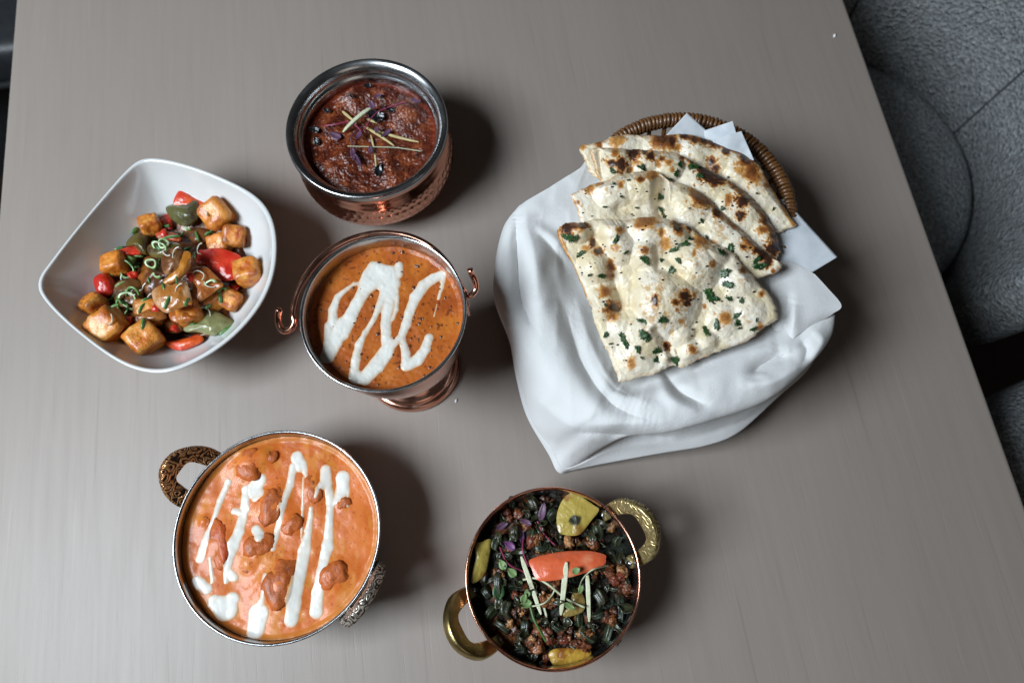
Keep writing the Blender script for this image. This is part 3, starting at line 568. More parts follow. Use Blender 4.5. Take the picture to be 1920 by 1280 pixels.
def leaf_mesh(L, W, curl=.3, fold=.25, tip=.8, n=9, jag=0.0, seed=0):
    V = []; rr = random.Random(seed)
    for i in range(n):
        t = i / (n - 1); w = W / 2 * (sin(pi * min(1, t ** tip)) ** .8 if 0 < t < 1 else 0.02); w *= 1 + jag * rr.uniform(-1, 1)
        for j in (-1, -.5, 0, .5, 1): V.append((w * j, L * t, fold * W * abs(j) * .5 + curl * L * (t - .4) ** 2 + jag * .15 * W * rr.uniform(-1, 1)))
    return np.array(V), grid_faces(n, 5)
def leaf(name, loc, rz, L, W, mat_, parent=None, curl=.3, fold=.25, tilt=0.0, jag=0.0, seed=0, tip=.8):
    V, F = leaf_mesh(L, W, curl, fold, tip, 9, jag, seed); o = mk(name, V, F, mat_, parent, loc=loc, rot=(tilt, R.uniform(-.3, .3), rz))
    md = o.modifiers.new('body', 'SOLIDIFY'); md.thickness = .00022; return o
def sprout(pts, rad, smat, leaves, label, group):
    """micro green: thin stem with leaf parts; pts are points of the place, leaves = (point, angle, L, W, mat)"""
    root = tag(empty('micro_green', pts[0]), label, 'micro green', group)
    tube('stem', loc_path(root, pts), rad, smat, root, 6, 24)
    for (p, a, L, W, mm) in leaves:
        q = Vector(p) - root.location; leaf('leaf', q, a, L * (1.35 if mm is M['leaf_purple'] else 1), W * (1.35 if mm is M['leaf_purple'] else 1), mm, root, seed=R.randint(0, 999))
    return root
def on(cf, f, dz): # helper: photo point on a food surface
    def g(x, y, e=0.0):
        p = P(*cf(x, y), f['z']); z = float(f['fn'](np.array(p.x), np.array(p.y))) + dz + e; return P(*cf(x, y), z)
    return g
g1p = on(c1, {'z': ZP, 'fn': pot_z}, .0012); s1 = K * .92 / 3.555
gp = 'ginger strips on the dark red curry'
stick('ginger_strip', g1p(705, 432, .003), g1p(508, 597, .002), 44 * s1, .0034, M['ginger_pale'], 'thickest pale ginger strip lying across the dark red curry', gp, lift=.002)
stick('ginger_strip', g1p(503, 457), g1p(600, 540), 26 * s1, .0018, M['ginger'], 'short ginger strip at the upper left end of the thick pale one', gp)
stick('ginger_strip', g1p(655, 562, .001), g1p(852, 690), 25 * s1, .0018, M['ginger'], 'ginger strip slanting down right from the middle of the red curry', gp, .0005)
stick('ginger_strip', g1p(740, 590), g1p(1016, 663), 25 * s1, .0018, M['ginger'], 'longest thin ginger strip pointing to the right rim of the pot', gp, -.0008)
stick('ginger_strip', g1p(693, 615, .001), g1p(731, 868), 19 * s1, .0015, M['ginger'], 'thin ginger strip pointing down to the lower rim of the pot', gp, .001)
stick('ginger_strip', g1p(665, 508), g1p(738, 538), 22 * s1, .0016, M['ginger'], 'short ginger stub just right of the thick pale strip', gp)
lf = M['leaf_purple']
sprout([g1p(385, 555, .002), g1p(460, 545, .003), g1p(560, 530, .005), g1p(632, 592, .004)], .0006, M['stem_pink'], [(g1p(632, 592, .004), 2.6, .007, .0035, lf), (g1p(500, 640, .001), 1.0, .0085, .005, lf)], 'pink stemmed purple cress on the left of the red curry garnish', 'cress on the red curry')
sprout([g1p(625, 625, .003), g1p(690, 515, .006), g1p(745, 460, .005), g1p(830, 425, .003), g1p(935, 395, .002)], .00055, M['stem_pink'], [(g1p(715, 450, .007), .2, .007, .0042, lf), (g1p(960, 380, .001), 4.2, .007, .0032, lf), (g1p(770, 350, .001), 1.7, .006, .0025, lf)], 'dark pink stemmed purple cress reaching to the upper right of the red curry', 'cress on the red curry')
sprout([g1p(540, 690, .001), g1p(700, 695, .002), g1p(860, 700, .002), g1p(1030, 724, .002)], .0004, M['stem_pale'], [(g1p(570, 700, .002), 3.2, .010, .0035, lf), (g1p(690, 690, .002), 3.2, .0065, .003, lf)], 'hair thin pale cress stem lying low across the red curry', 'cress on the red curry')
sprout([g1p(590, 690, .002), g1p(560, 640, .003), g1p(600, 585, .004), g1p(640, 560, .004)], .0005, M['leaf_purple'], [(g1p(580, 740, .001), 3.5, .011, .0032, lf), (g1p(735, 560, .004), 3.0, .0055, .003, lf), (g1p(830, 580, .002), 2.2, .0085, .003, lf)], 'tangle of dark purple cress in the middle of the red curry', 'cress on the red curry')
for i, (x, y, L, a) in enumerate([(580, 375, 12, .6), (425, 470, 17, 1.0), (355, 590, 22, 1.2), (350, 690, 20, .3), (790, 500, 36, 1.3), (735, 900, 28, -.3), (700, 285, 18, 1.8), (850, 470, 22, .9)]):
    o = leaf('charred_curry_leaf', g1p(x, y, .0005), a, L * s1 * 4.2, L * s1 * 2.6, M['char'], None, .5, .5, .1, .35, i)
    tag(o, 'charred black curry leaf lying on the dark red curry', 'leaf', 'charred leaves on the red curry')
# ---------------------------------------------------------------- placing small things on what is already there
def hit(px, py, default_z=.05):
    bpy.context.view_layer.update()
    dg = bpy.context.evaluated_depsgraph_get(); q = P(px, py, 0.0); o = Vector((0, 0, CAMH)); d = (q - o).normalized()
    ok, loc, nor, *_ = scene.ray_cast(dg, o, d)
    return (loc, nor) if ok else (P(px, py, default_z), Vector((0, 0, 1)))
def hits(pts):
    bpy.context.view_layer.update(); dg = bpy.context.evaluated_depsgraph_get(); o = Vector((0, 0, CAMH)); out = []
    for (px, py) in pts:
        ok, loc, nor, *_ = scene.ray_cast(dg, o, (P(px, py, 0.0) - o).normalized()); out.append((loc.copy(), nor.copy()))
    return out
# --- okra and vegetables in the copper dish
ZR = HR - 0.017
def kar_z(x, y):
    r = np.hypot(x - KAR[0], y - KAR[1]) / KAR[2]
    return ZR + .004 * (1 - r * r) + .0035 * fbm(v3(x, y, 1), 95, 4, 71) + .0022 * np.abs(fbm(v3(x, y, 2), 300, 3, 74)) - .004 * sst(.8, .94, r)
def kar_c(x, y, z):
    n = fbm(v3(x, y, 2), 75, 4, 90); n2 = fbm(v3(x, y, 3), 330, 4, 91)
    C = np.zeros(x.shape + (3,)) + np.array([0.014, 0.010, 0.006]); C = mixc(C, (0.12, 0.036, 0.012), sst(.02, .4, n)); C = mixc(C, (0.25, 0.09, 0.024), sst(.1, .45, n) * sst(.0, .45, n2))
    return mixc(C, (0.010, 0.014, 0.007), sst(.1, .4, -n))
tag(disc('masala', KAR[0], KAR[1], KAR[2] * .945, kar_z, kar_c, M['masala'], 130, 400), 'dark brown spice paste between the okra pieces in the copper dish', 'spice paste', None, 'stuff')
s5 = K * .94 / 3.2
def okra_mesh(L, r, seed):
    n, ns = 9, 30; th = np.linspace(0, 2 * pi, ns, endpoint=False); V = []; C = []
    prof = [(-.5, .25, -1), (-.5, .72, 0), (-.485, .9, 1), (-.3, 1.0, 1), (0, 1.0, 1), (.3, .95, 1), (.485, .82, 1), (.5, .66, 0), (.5, .22, -1)]
    for (t, k, c) in prof:
        rr = r * k * (1 + .13 * np.cos(5 * th)) * (1 + .05 * np.sin(3 * t + seed)); V.append(np.stack([rr * np.cos(th), rr * np.sin(th), L * t + 0 * th + .06 * L * np.sin(th + seed) * (c == 1)], -1))
        rid = sst(.35, .95, np.cos(5 * th)); base = np.array([0.016, 0.024, 0.013]) if c == 1 else np.array([0.10, 0.105, 0.05]) if c == 0 else np.array([0.02, 0.02, 0.01])
        C.append(mixc(np.zeros((ns, 3)) + base, (0.075, 0.092, 0.052), rid * .7 if c == 1 else rid * 0))
    return np.concatenate(V), grid_faces(n, ns, True).tolist() + [list(range(ns)), list(range((n - 1) * ns, n * ns))[::-1]], np.concatenate(C)
def okra(x, y, z, L, r, rot, seed):
    V, F, C = okra_mesh(L, r, seed); rc = random.Random(seed * 31); C = mixc(C, [(0.035, 0.022, 0.010), (0.045, 0.055, 0.022), (0.012, 0.018, 0.010)][seed % 3], np.full(len(C), rc.uniform(.2, .6)))
    V = V * np.array([1, 1, 1]) * (1 + .30 * fbm(V + seed, 190, 3, seed))[:, None]; V[:, 1] *= rc.uniform(.6, .9); V[:, 0] += .12 * V[:, 2] ** 2 / L * 4
    o = mk('okra_piece', V, F, M['okra'], None, C, loc=(x, y, z), rot=rot)
    return tag(o, 'glossy dark green okra piece in the copper dish', 'okra', 'okra pieces in the copper dish')
big = [(505, 380, 95, 42, 95), (600, 395, 90, 36, 80), (725, 270, 85, 44, 40), (615, 215, 100, 36, 80), (1000, 390, 95, 34, 85), (1130, 830, 150, 38, 60), (400, 690, 130, 44, 100), (1075, 520, 80, 36, 110), (560, 960, 110, 34, 60), (1010, 760, 90, 40, 120), (350, 860, 100, 38, 40), (520, 1090, 110, 34, 20), (930, 1000, 110, 36, 150), (1060, 970, 120, 34, 50), (660, 470, 80, 30, 10), (440, 830, 90, 36, 70), (1160, 690, 90, 34, 90), (330, 740, 80, 34, 110), (430, 560, 90, 34, 130), (900, 470, 80, 32, 20), (480, 200, 80, 34, 60), (1110, 430, 70, 30, 70), (590, 1110, 80, 30, 100), (760, 950, 90, 32, 150), (420, 940, 100, 34, 160), (620, 880, 70, 30, 30), (700, 640, 90, 34, 40), (960, 560, 80, 30, 120), (380, 440, 80, 34, 60), (1000, 870, 80, 34, 20), (310, 640, 70, 28, 80), (1090, 1010, 80, 30, 130), (660, 1150, 80, 30, 0), (1180, 560, 70, 30, 95), (880, 900, 80, 30, 70)]
for i, (x, y, L, r, a) in enumerate(big):
    p = P(*c5(x, y), ZR); rr = math.hypot(p.x - KAR[0], p.y - KAR[1]) / KAR[2]
    z = float(kar_z(np.array(p.x), np.array(p.y))) + r * s5 * .55; p = P(*c5(x, y), z)
    okra(p.x, p.y, z, L * s5, r * s5 * .95, (pi / 2 + R.uniform(-.3, .3), R.uniform(0, pi), radians(a - 90) + R.uniform(-.15, .15)), i)
# brown masala lumps
V = []; F = []; C = []; n0 = 0
mound = [(880, 425), (640, 440), (1000, 600), (740, 680), (540, 780), (520, 850), (620, 990), (730, 970), (870, 1000), (440, 270), (530, 285), (670, 200), (410, 590), (1050, 880), (690, 760), (960, 980), (780, 1020), (640, 1080), (350, 960), (1070, 340), (930, 430), (820, 400), (1130, 630), (1190, 680), (700, 1170), (880, 1040)]
for i in range(190):
    if i < 150: bx, by = mound[i % len(mound)]; x, y = bx + R.gauss(0, 34), by + R.gauss(0, 28)
    else: a = R.uniform(0, 2 * pi); r = 480 * math.sqrt(R.random()); x, y = 730 + r * cos(a), 655 + r * sin(a)
    p = P(*c5(x, y), ZR)
    if math.hypot(p.x - KAR[0], p.y - KAR[1]) > KAR[2] * .90: continue
    s = R.choice((R.uniform(6, 13), R.uniform(14, 32), R.uniform(14, 32))) * s5; z = float(kar_z(np.array(p.x), np.array(p.y))) + s * .4 + (.0022 if i < 150 else .0007)
    sc = np.array([s * R.uniform(.8, 1.5), s, s * .8]); t = R.uniform(0, pi); q = ICO3 * (1 + 1.0 * fbm(ICO3 + i, 2.6, 4, i))[:, None] * sc
    q = np.stack([q[:, 0] * cos(t) - q[:, 1] * sin(t), q[:, 0] * sin(t) + q[:, 1] * cos(t), q[:, 2]], 1) + np.array([p.x - KAR[0], p.y - KAR[1], z])
    c = np.array([(0.19, 0.065, 0.022), (0.12, 0.036, 0.015), (0.30, 0.14, 0.05), (0.06, 0.022, 0.012), (0.16, 0.04, 0.02)][R.randint(0, 4)])
    V.append(q); C.append(np.tile(c, (len(ICO3), 1)) * (1 + .9 * fbm(ICO3 + i, 3, 3, 5))[:, None]); F += [[k + n0 for k in f] for f in ICO3F]; n0 += len(ICO3)
o = mk('masala_crumbs', np.concatenate(V), F, M['curry'], None, np.concatenate(C), loc=(KAR[0], KAR[1], 0)); tag(o, 'rust brown clumps of cooked onion and spice among the okra', 'spice clumps', None, 'stuff')
# wilted herb flakes among the okra
V = []; F = []; n0 = 0
for i in range(110):
    a = R.uniform(0, 2 * pi); r = KAR[2] * .88 * math.sqrt(R.random()); x, y = KAR[0] + r * cos(a), KAR[1] + r * sin(a); LV, LF = leaf_mesh(R.uniform(.005, .013), R.uniform(.003, .0075), .9, .5, .8, 7, .4, i)
    z = float(kar_z(np.array(x), np.array(y))) + R.uniform(.001, .0038); mrot = np.array(Euler((R.uniform(-.6, .6), R.uniform(-.6, .6), R.uniform(0, 6))).to_matrix())
    V.append(LV @ mrot.T + np.array([x - KAR[0], y - KAR[1], z])); F += (LF + n0).tolist(); n0 += len(LV)
M['wilted'] = noisy('wilted_greens', [(0.3, (0.010, 0.011, 0.006)), (0.7, (0.046, 0.048, 0.020))], 300, .3, 400, .0006, coat=.25)
o = mk('wilted_greens', np.concatenate(V), F, M['wilted'], None, loc=(KAR[0], KAR[1], 0)); md = o.modifiers.new('body', 'SOLIDIFY'); md.thickness = .0003; tag(o, 'dark wilted greens mixed through the okra in the copper dish', 'greens', None, 'stuff')
def flat(c, c2=None, sc=1.5, seed=0, edge=None, lo=0.0, hi=.5):
    def f(V):
        n = fbm(V + seed, sc, 4, seed); C = np.zeros((len(V), 3)) + np.array(c)
        if c2 is not None: C = mixc(C, c2, sst(lo, hi, n))
        if edge is not None: C = mixc(C, edge, sst(.86, 1.0, np.maximum(np.abs(V[:, 0]), np.abs(V[:, 1]))))
        return C
    return f
yel = flat((0.40, 0.30, 0.065), (0.23, 0.115, 0.022), 2.2, 3, (0.50, 0.38, 0.12))
def at5(x, y, dz): 
    p = P(*c5(x, y), ZR); return P(*c5(x, y), float(kar_z(np.array(p.x), np.array(p.y))) + dz)
gy = 'yellow pepper pieces in the copper dish'
def yc(V):
    C = yel(V); d = np.hypot(V[:, 0] - .0, V[:, 1] - .22); return mixc(C, (0.025, 0.026, 0.014), (1 - sst(.16, .26, d + .1 * fbm(V, 3, 2, 4))))
z5 = lambda x, y, dz: at5(x, y, dz).z
EY = (0.48, 0.36, 0.10)
tag(slab('pepper_piece', [(760, 230), (795, 165), (850, 138), (905, 168), (970, 212), (1002, 242), (950, 312), (885, 388), (800, 392), (760, 372), (747, 300)], c5, z5(862, 268, .009), M['veg'], .0038, .0016, (.00002, .00003), yc, EY, .0006, 1), 'largest yellow pepper piece, at the upper right of the okra dish', 'pepper', gy)
tag(slab('pepper_piece', [(260, 450), (300, 432), (352, 420), (345, 520), (322, 620), (285, 662), (238, 678), (244, 600), (262, 530)], c5, z5(302, 548, .006), M['veg'], .0038, .0016, (-.0001, 0), yel, EY, .0006, 2), 'yellow pepper strip against the left wall of the okra dish', 'pepper', gy)
tag(slab('pepper_piece', [(700, 1102), (740, 1072), (840, 1064), (900, 1054), (945, 1070), (952, 1110), (900, 1142), (820, 1166), (740, 1172), (712, 1150)], c5, z5(828, 1112, .007), M['veg'], .0042, .0018, (0, 0), flat((0.43, 0.25, 0.035), (0.24, 0.08, 0.014), 2.4, 5), EY, .0008, 3), 'yellow pepper piece at the bottom rim of the okra dish', 'pepper', gy)
tag(slab('pepper_piece', [(825, 800), (850, 722), (885, 714), (918, 790), (905, 850), (835, 878), (785, 872)], c5, z5(860, 800, .006), M['veg'], .003, .0018, (0, 0), flat((0.24, 0.17, 0.045), (0.12, 0.05, 0.015), 1.6, 5), (0.2, 0.13, 0.04), .0008, 6), 'dull olive pepper piece half hidden under the upright ginger strips', 'pepper', gy)
m_ = M['tomato'] = attr_bump('tomato_skin', .30, 160, .0007, coat=.2, coat_rough=.1)
tag(slab('tomato_wedge', [(582, 545), (640, 520), (720, 500), (800, 489), (880, 486), (960, 488), (1038, 510), (1043, 535), (1035, 568), (970, 600), (900, 625), (820, 648), (740, 664), (660, 668), (622, 652), (600, 600)], c5, z5(812, 580, .012), m_, .0042, .0030, (0, .00006), flat((0.64, 0.115, 0.042), (0.74, 0.25, 0.13), 2.0, 7), (0.70, 0.22, 0.10), .0007, 7), 'orange red tomato wedge lying on top of the okra', 'tomato')
g5 = 'ginger strips on the okra'
def top5(x, y, e): 
    l, nn = hit(*c5(x, y)); return l + Vector((0, 0, e))
GP = M['ginger_pale']
A = [top5(x, y, .0018) for x, y in [(535, 520), (655, 868), (645, 740), (690, 890), (806, 553), (772, 872), (930, 625), (942, 912)]]
stick('ginger_strip', A[0], A[1], 38 * s5, .0028, GP, 'long pale ginger strip slanting left of the tomato wedge', g5, lift=.001)
stick('ginger_strip', A[2], A[3], 20 * s5, .0022, GP, 'thin ginger strip tucked beside the long slanting one', g5)
stick('ginger_strip', A[4], A[5], 42 * s5, .0028, GP, 'broad ginger strip standing over the tomato wedge in the middle', g5, lift=.001)
stick('ginger_strip', A[6], A[7], 34 * s5, .0026, GP, 'rightmost ginger strip below the tomato wedge', g5, lift=.001)
T5 = lambda x, y, e=.002: top5(x, y, e)
lg, lp, lv_, ld = M['leaf_green'], M['leaf_purple'], M['leaf_violet'], M['leaf_dark']
cg = 'cress on the okra'
sprout([T5(545, 660), T5(620, 650, .004), T5(700, 690, .005), T5(800, 770, .004), T5(915, 824, .003)], .0008, M['stem_pale'], [(T5(545, 670), 1.9, .004, .003, lg)], 'long pale cress stem crossing the ginger strips on the okra', cg)
sprout([T5(600, 640), T5(540, 608, .003), T5(455, 560, .003), T5(408, 465, .003)], .0006, M['stem_pink'], [(T5(440, 600, .004), .3, .0075, .0058, lg), (T5(505, 640, .003), .7, .0078, .006, lg)], 'magenta cress stem with green leaves left of the tomato wedge', cg)
sprout([T5(735, 450), T5(670, 385, .003), T5(632, 310, .003)], .0006, M['stem_pink'], [(T5(650, 310, .003), -.4, .010, .0042, lp), (T5(600, 330, .002), 1.0, .007, .003, lp)], 'magenta cress stem above the tomato wedge, purple leaf at its end', cg)
sprout([T5(580, 580, .002), T5(545, 490, .003), T5(548, 420, .002)], .0006, M['stem_pink'], [(T5(540, 450, .002), -.15, .010, .0038, lv_), (T5(500, 480, .003), .8, .0095, .0058, lv_)], 'violet leafed cress at the upper end of the long ginger strip', cg)
sprout([T5(1055, 575, .002), T5(960, 600, .004), T5(905, 650, .003), T5(885, 700, .002)], .0005, M['stem_pale'], [(T5(840, 620, .003), -1.2, .0062, .0048, lg), (T5(900, 690, .003), 2.6, .0062, .0038, lg)], 'fine pale cress over the right end of the tomato wedge', cg)
sprout([T5(590, 820, .002), T5(670, 800, .003), T5(720, 750, .003), T5(740, 700, .003)], .0006, M['stem_pale'], [(T5(600, 790, .003), 1.7, .009, .006, lg), (T5(540, 800, .002), -.5, .007, .005, lg), (T5(790, 800, .003), -2.2, .0082, .0042, lg), (T5(580, 760, .003), .2, .0052, .0042, lg)], 'green leafed cress below the tomato wedge', cg)
sprout([T5(590, 820, .001), T5(610, 890, .002), T5(640, 950, .001), T5(685, 1030, .001)], .0009, M['stem_green'], [], 'dark green herb stem running down from the cress', cg)
o = leaf('herb_leaf', T5(400, 780, .002), -.1, 110 * s5, 75 * s5, ld, None, .2, .3, 0, .05, 3); tag(o, 'broad dark green leaf at the left of the okra dish', 'leaf')
o = leaf('herb_leaf', T5(385, 358, .002), -1.2, 95 * s5, 42 * s5, lp, None, .2, .3, 0, .05, 4); tag(o, 'greyish purple leaf at the upper left of the okra dish', 'leaf')
for x, y in ((1112, 365), (1190, 560)): pass

# ---------------------------------------------------------------- paneer and peppers in the white bowl
IN = np.array([(0.0, .014), (.15, .014), (.35, .0142), (.53, .0165), (.69, .0245), (.82, .037), (.915, HW - .011), (1.0, HW)])
_ang = np.arctan2(BO[:, 1] - BC[1], BO[:, 0] - BC[0]); _o = np.argsort(_ang); _ang = _ang[_o]; _rad = np.hypot(BO[:, 0] - BC[0], BO[:, 1] - BC[1])[_o]
def bowl_z(x, y):
    a = np.arctan2(y - BC[1], x - BC[0]); s = np.hypot(x - BC[0], y - BC[1]) / np.interp(a, _ang, _rad, period=2 * pi); return np.interp(s, IN[:, 0], IN[:, 1])
MC = P(*c2(790, 700), .04)
def mound_z(x, y): return .014 + .034 * np.exp(-((x - MC.x) ** 2 + (y - MC.y) ** 2) / .038 ** 2)
s2 = K * .97 / 2.844
def at2(x, y, half, e=0.0):
    z = .03
    for _ in range(6):
        p = P(*c2(x, y), z); z = max(float(mound_z(p.x, p.y)), float(bowl_z(p.x, p.y)) + half * .9) + e
    return P(*c2(x, y), z)
pile = [c2(*q) for q in [(650, 400), (770, 370), (860, 300), (1000, 300), (1140, 400), (1210, 520), (1270, 660), (1230, 770), (1110, 850), (1120, 970), (960, 1070), (800, 1060), (640, 1080), (420, 1020), (350, 900), (400, 700), (470, 600), (560, 520)]]
PW = cat(np.array([P(x, y, .03)[:2] for x, y in pile]), 90, True); pc = PW.mean(0); PW = pc + (PW - pc) * .91; nr = 60
s_ = np.linspace(0, 1.0, nr)[:, None]; X = pc[0] + (PW[:, 0] - pc[0])[None] * s_; Y = pc[1] + (PW[:, 1] - pc[1])[None] * s_
lob = fbm(v3(X, Y, 1), 70, 3, 6); Z = np.maximum(mound_z(X, Y) - .004 + .006 * lob, bowl_z(X, Y) + .004) ; Z = Z * (1 - sst(.9, 1, s_)) + (bowl_z(X, Y) - .0008) * sst(.9, 1, s_)
C = np.zeros(X.shape + (3,)) + np.array([0.075, 0.022, 0.007]); C = mixc(C, (0.28, 0.09, 0.015), sst(.0, .5, lob)); C = mixc(C, (0.03, 0.012, 0.006), sst(.1, .5, -lob))
tag(mk('glaze', np.stack([X - pc[0], Y - pc[1], Z], -1).reshape(-1, 3), grid_faces(nr, 90, True), M['veg'], None, C.reshape(-1, 3), loc=(pc[0], pc[1], 0)), 'sticky dark brown glaze between the paneer and peppers in the white bowl', 'sauce')
def pan_c(seed, dark=.3):
    def f(V):
        n = fbm(V + seed * 3, 1.7, 4, seed); n2 = fbm(V + seed * 5, 4.5, 3, seed + 4); e = sst(1.05, 1.55, np.sqrt((V ** 2).sum(1)))
        C = np.zeros((len(V), 3)) + np.array([0.66, 0.225, 0.026]); C = mixc(C, (0.76, 0.36, 0.085), sst(.1, .55, n)); C = mixc(C, (0.44, 0.09, 0.010), sst(-.05, .45, -n) * (.55 + dark)); C = mixc(C, (0.20, 0.06, 0.014), e * dark)
        return mixc(C, (0.16, 0.045, 0.012), sst(.25, .5, n2) * dark)
    return f
pan = [(1045, 372, 82, 25, .35, .3, 'golden paneer cube at the top of the pile, nearest the upper right'), (1140, 492, 66, -15, .3, .9, 'browned paneer cube just below the topmost golden one'), (1060, 535, 62, 10, .25, .35, 'paneer cube wedged left of the browned one'), (1212, 682, 74, 8, .1, .4, 'square paneer cube nearest the right wall of the white bowl'),
       (462, 968, 88, 32, .3, .35, 'paneer cube at the lower left of the pile'), (655, 1037, 86, 40, .25, .25, 'lowest golden paneer cube, on the near wall of the bowl'), (688, 432, 58, 20, .3, .35, 'small paneer cube at the upper left edge of the pile'), (500, 640, 66, 5, .2, .3, 'paneer cube under the green spring onion tubes'),
       (385, 858, 60, 60, .5, .8, 'browned paneer cube leaning at the far left of the pile'), (1040, 815, 64, 20, .3, .5, 'glazed paneer cube below the big red pepper'), (690, 900, 80, 0, .2, .55, 'dark glazed paneer cube low in the middle of the pile'), (1120, 830, 60, 50, .2, .6, 'dark paneer cube at the right edge below the square one'), (900, 905, 70, 15, .2, .6, 'glazed paneer piece between the onion and the green pepper')]
for i, (x, y, h, rz, tl, dk, lab) in enumerate(pan):
    hh = h * s2 * 1.08; p = at2(x, y, hh * 1.1)
    o = lump('paneer_cube', p, (hh, hh * .96, hh * .92), M['paneer'], (tl * R.choice((-1, 1)), tl * R.choice((-1, 1)) * .7, radians(rz)), 6, .13, 1.9, 200 + i, pan_c(i, dk)); tag(o, lab, 'paneer', 'paneer cubes in the white bowl')
red = flat((0.46, 0.018, 0.010), (0.62, 0.045, 0.018), 1.2, 4); grn = flat((0.075, 0.075, 0.018), (0.035, 0.03, 0.012), 1.3, 6); grn2 = flat((0.15, 0.16, 0.055), (0.08, 0.085, 0.03), 1.2, 9); oni = flat((0.42, 0.20, 0.055), (0.52, 0.34, 0.15), 1.3, 8); oni2 = flat((0.40, 0.16, 0.03), (0.50, 0.25, 0.05), 1.2, 12)
rg, gg, og = 'red pepper pieces in the white bowl', 'green pepper pieces in the white bowl', 'onion petals in the white bowl'
e1 = crop(150, 340, 7.4); e2 = crop(310, 340, 7.4); e3 = crop(150, 500, 7.4); e4 = crop(310, 500, 7.4)
def inv2(px, py): return ((px - 40) * 2.844, (py - 270) * 2.844)
def veg(name, cf, pts, e, mt, colf, edge, thick, dome, tilt, lab, catg, grp, seed=0):
    c = np.mean([cf(*p) for p in pts], 0); z = at2(*inv2(*c), .004, e).z
    return tag(slab(name, pts, cf, z, M[mt], thick, dome, tilt, colf, edge, .0012, seed), lab, catg, grp)
ER, EG, EO = (0.55, 0.075, 0.02), (0.10, 0.09, 0.02), (0.45, 0.22, 0.06)
PP = 'pepper_piece'; OP = 'onion_petal'
veg(PP, e2, [(185, 135), (300, 165), (430, 240), (560, 310), (540, 380), (420, 400), (250, 360), (110, 310)], .002, 'veg', flat((0.52, 0.035, 0.010), (0.62, 0.08, 0.015), 1.2, 4), ER, .003, .0015, (-.00006, -.00006), 'red pepper strip at the top of the pile', 'pepper', rg, 1)
veg(PP, e1, [(1110, 520), (1190, 450), (1260, 500), (1280, 640), (1200, 660), (1120, 600)], .002, 'veg', red, ER, .003, .001, (0, 0), 'small red pepper bit below the olive one', 'pepper', rg, 2)
veg(PP, e1, [(1050, 720), (1180, 685), (1310, 715), (1400, 760), (1380, 830), (1200, 810), (1080, 790)], .006, 'veg', flat((0.40, 0.06, 0.012), (0.25, 0.05, 0.012), 1.2, 4), ER, .003, .0015, (0, 0), 'brownish red pepper strip across the upper middle', 'pepper', rg, 3)
veg(PP, e1, [(410, 1010), (520, 960), (640, 915), (760, 900), (850, 950), (840, 1010), (700, 1030), (560, 1050), (430, 1080)], .006, 'veg', red, ER, .003, .0025, (0, 0), 'red pepper sliver behind the spring onion tube', 'pepper', rg, 4)
veg(PP, e2, [(450, 970), (560, 945), (680, 925), (850, 950), (1042, 1035), (1030, 1150), (1000, 1270), (965, 1355), (800, 1378), (700, 1290), (560, 1160), (415, 1120)], .011, 'veg', red, ER, .0034, .0028, (.00002, 0), 'big square red pepper piece at the right of the pile', 'pepper', rg, 5)
veg(PP, e4, [(0, 1040), (150, 1020), (300, 985), (430, 942), (512, 968), (525, 1020), (440, 1082), (300, 1142), (200, 1162), (100, 1142), (15, 1090)], .003, 'veg', flat((0.56, 0.04, 0.010), (0.62, 0.09, 0.015), 1.2, 4), ER, .003, .003, (0, 0), 'red pepper strip at the bottom of the pile', 'pepper', rg, 6)
p = at2(450, 755, .008, .004); tag(lump('pepper_piece', p, (62 * s2, 78 * s2, 58 * s2), M['veg'], (.2, -.3, .3), 2.3, .16, 1.4, 31, flat((0.42, 0.016, 0.008), (0.58, 0.035, 0.012), 1.2, 4)), 'rounded shiny red pepper at the left of the pile', 'pepper', rg)
veg(PP, e2, [(5, 370), (100, 315), (250, 298), (400, 262), (450, 300), (458, 480), (400, 560), (330, 610), (240, 615), (140, 570), (50, 480)], .009, 'veg', flat((0.085, 0.08, 0.022), (0.045, 0.03, 0.02), 1.1, 6), (0.16, 0.12, 0.02), .003, .004, (.00004, -.00008), 'dark olive pepper piece near the top of the pile', 'pepper', gg, 7)
veg(PP, e1, [(638, 860), (700, 770), (800, 715), (900, 715), (960, 760), (950, 900), (930, 1010), (830, 990), (740, 910), (660, 905)], .007, 'veg', flat((0.10, 0.07, 0.012), (0.03, 0.02, 0.008), 1.1, 6), (0.13, 0.09, 0.015), .003, .005, (0, 0), 'dark green pepper piece at the upper left of the pile', 'pepper', gg, 8)
veg(PP, e4, [(225, 810), (420, 760), (480, 640), (600, 595), (740, 635), (860, 700), (962, 770), (900, 855), (760, 922), (640, 955), (540, 925), (420, 905), (280, 900)], .006, 'veg', flat((0.20, 0.20, 0.085), (0.10, 0.095, 0.03), 1.3, 9), EG, .003, .005, (0, .00006), 'pale olive pepper piece at the lower right of the pile', 'pepper', gg, 9)
veg(PP, e2, [(300, 660), (420, 640), (560, 660), (620, 740), (560, 840), (420, 850), (320, 780)], .003, 'veg', flat((0.16, 0.05, 0.012), (0.05, 0.02, 0.01), 1.2, 6), EG, .003, .003, (0, 0), 'dark brown pepper piece tucked left of the upper paneer', 'pepper', gg, 10)
veg(PP, e1, [(940, 900), (1060, 850), (1250, 840), (1380, 870), (1400, 980), (1250, 1060), (1050, 1060), (950, 1000)], .007, 'veg', flat((0.12, 0.09, 0.02), (0.05, 0.025, 0.01), 1.2, 6), EG, .003, .004, (0, 0), 'olive pepper piece beneath the pale spring onion ring', 'pepper', gg, 11)
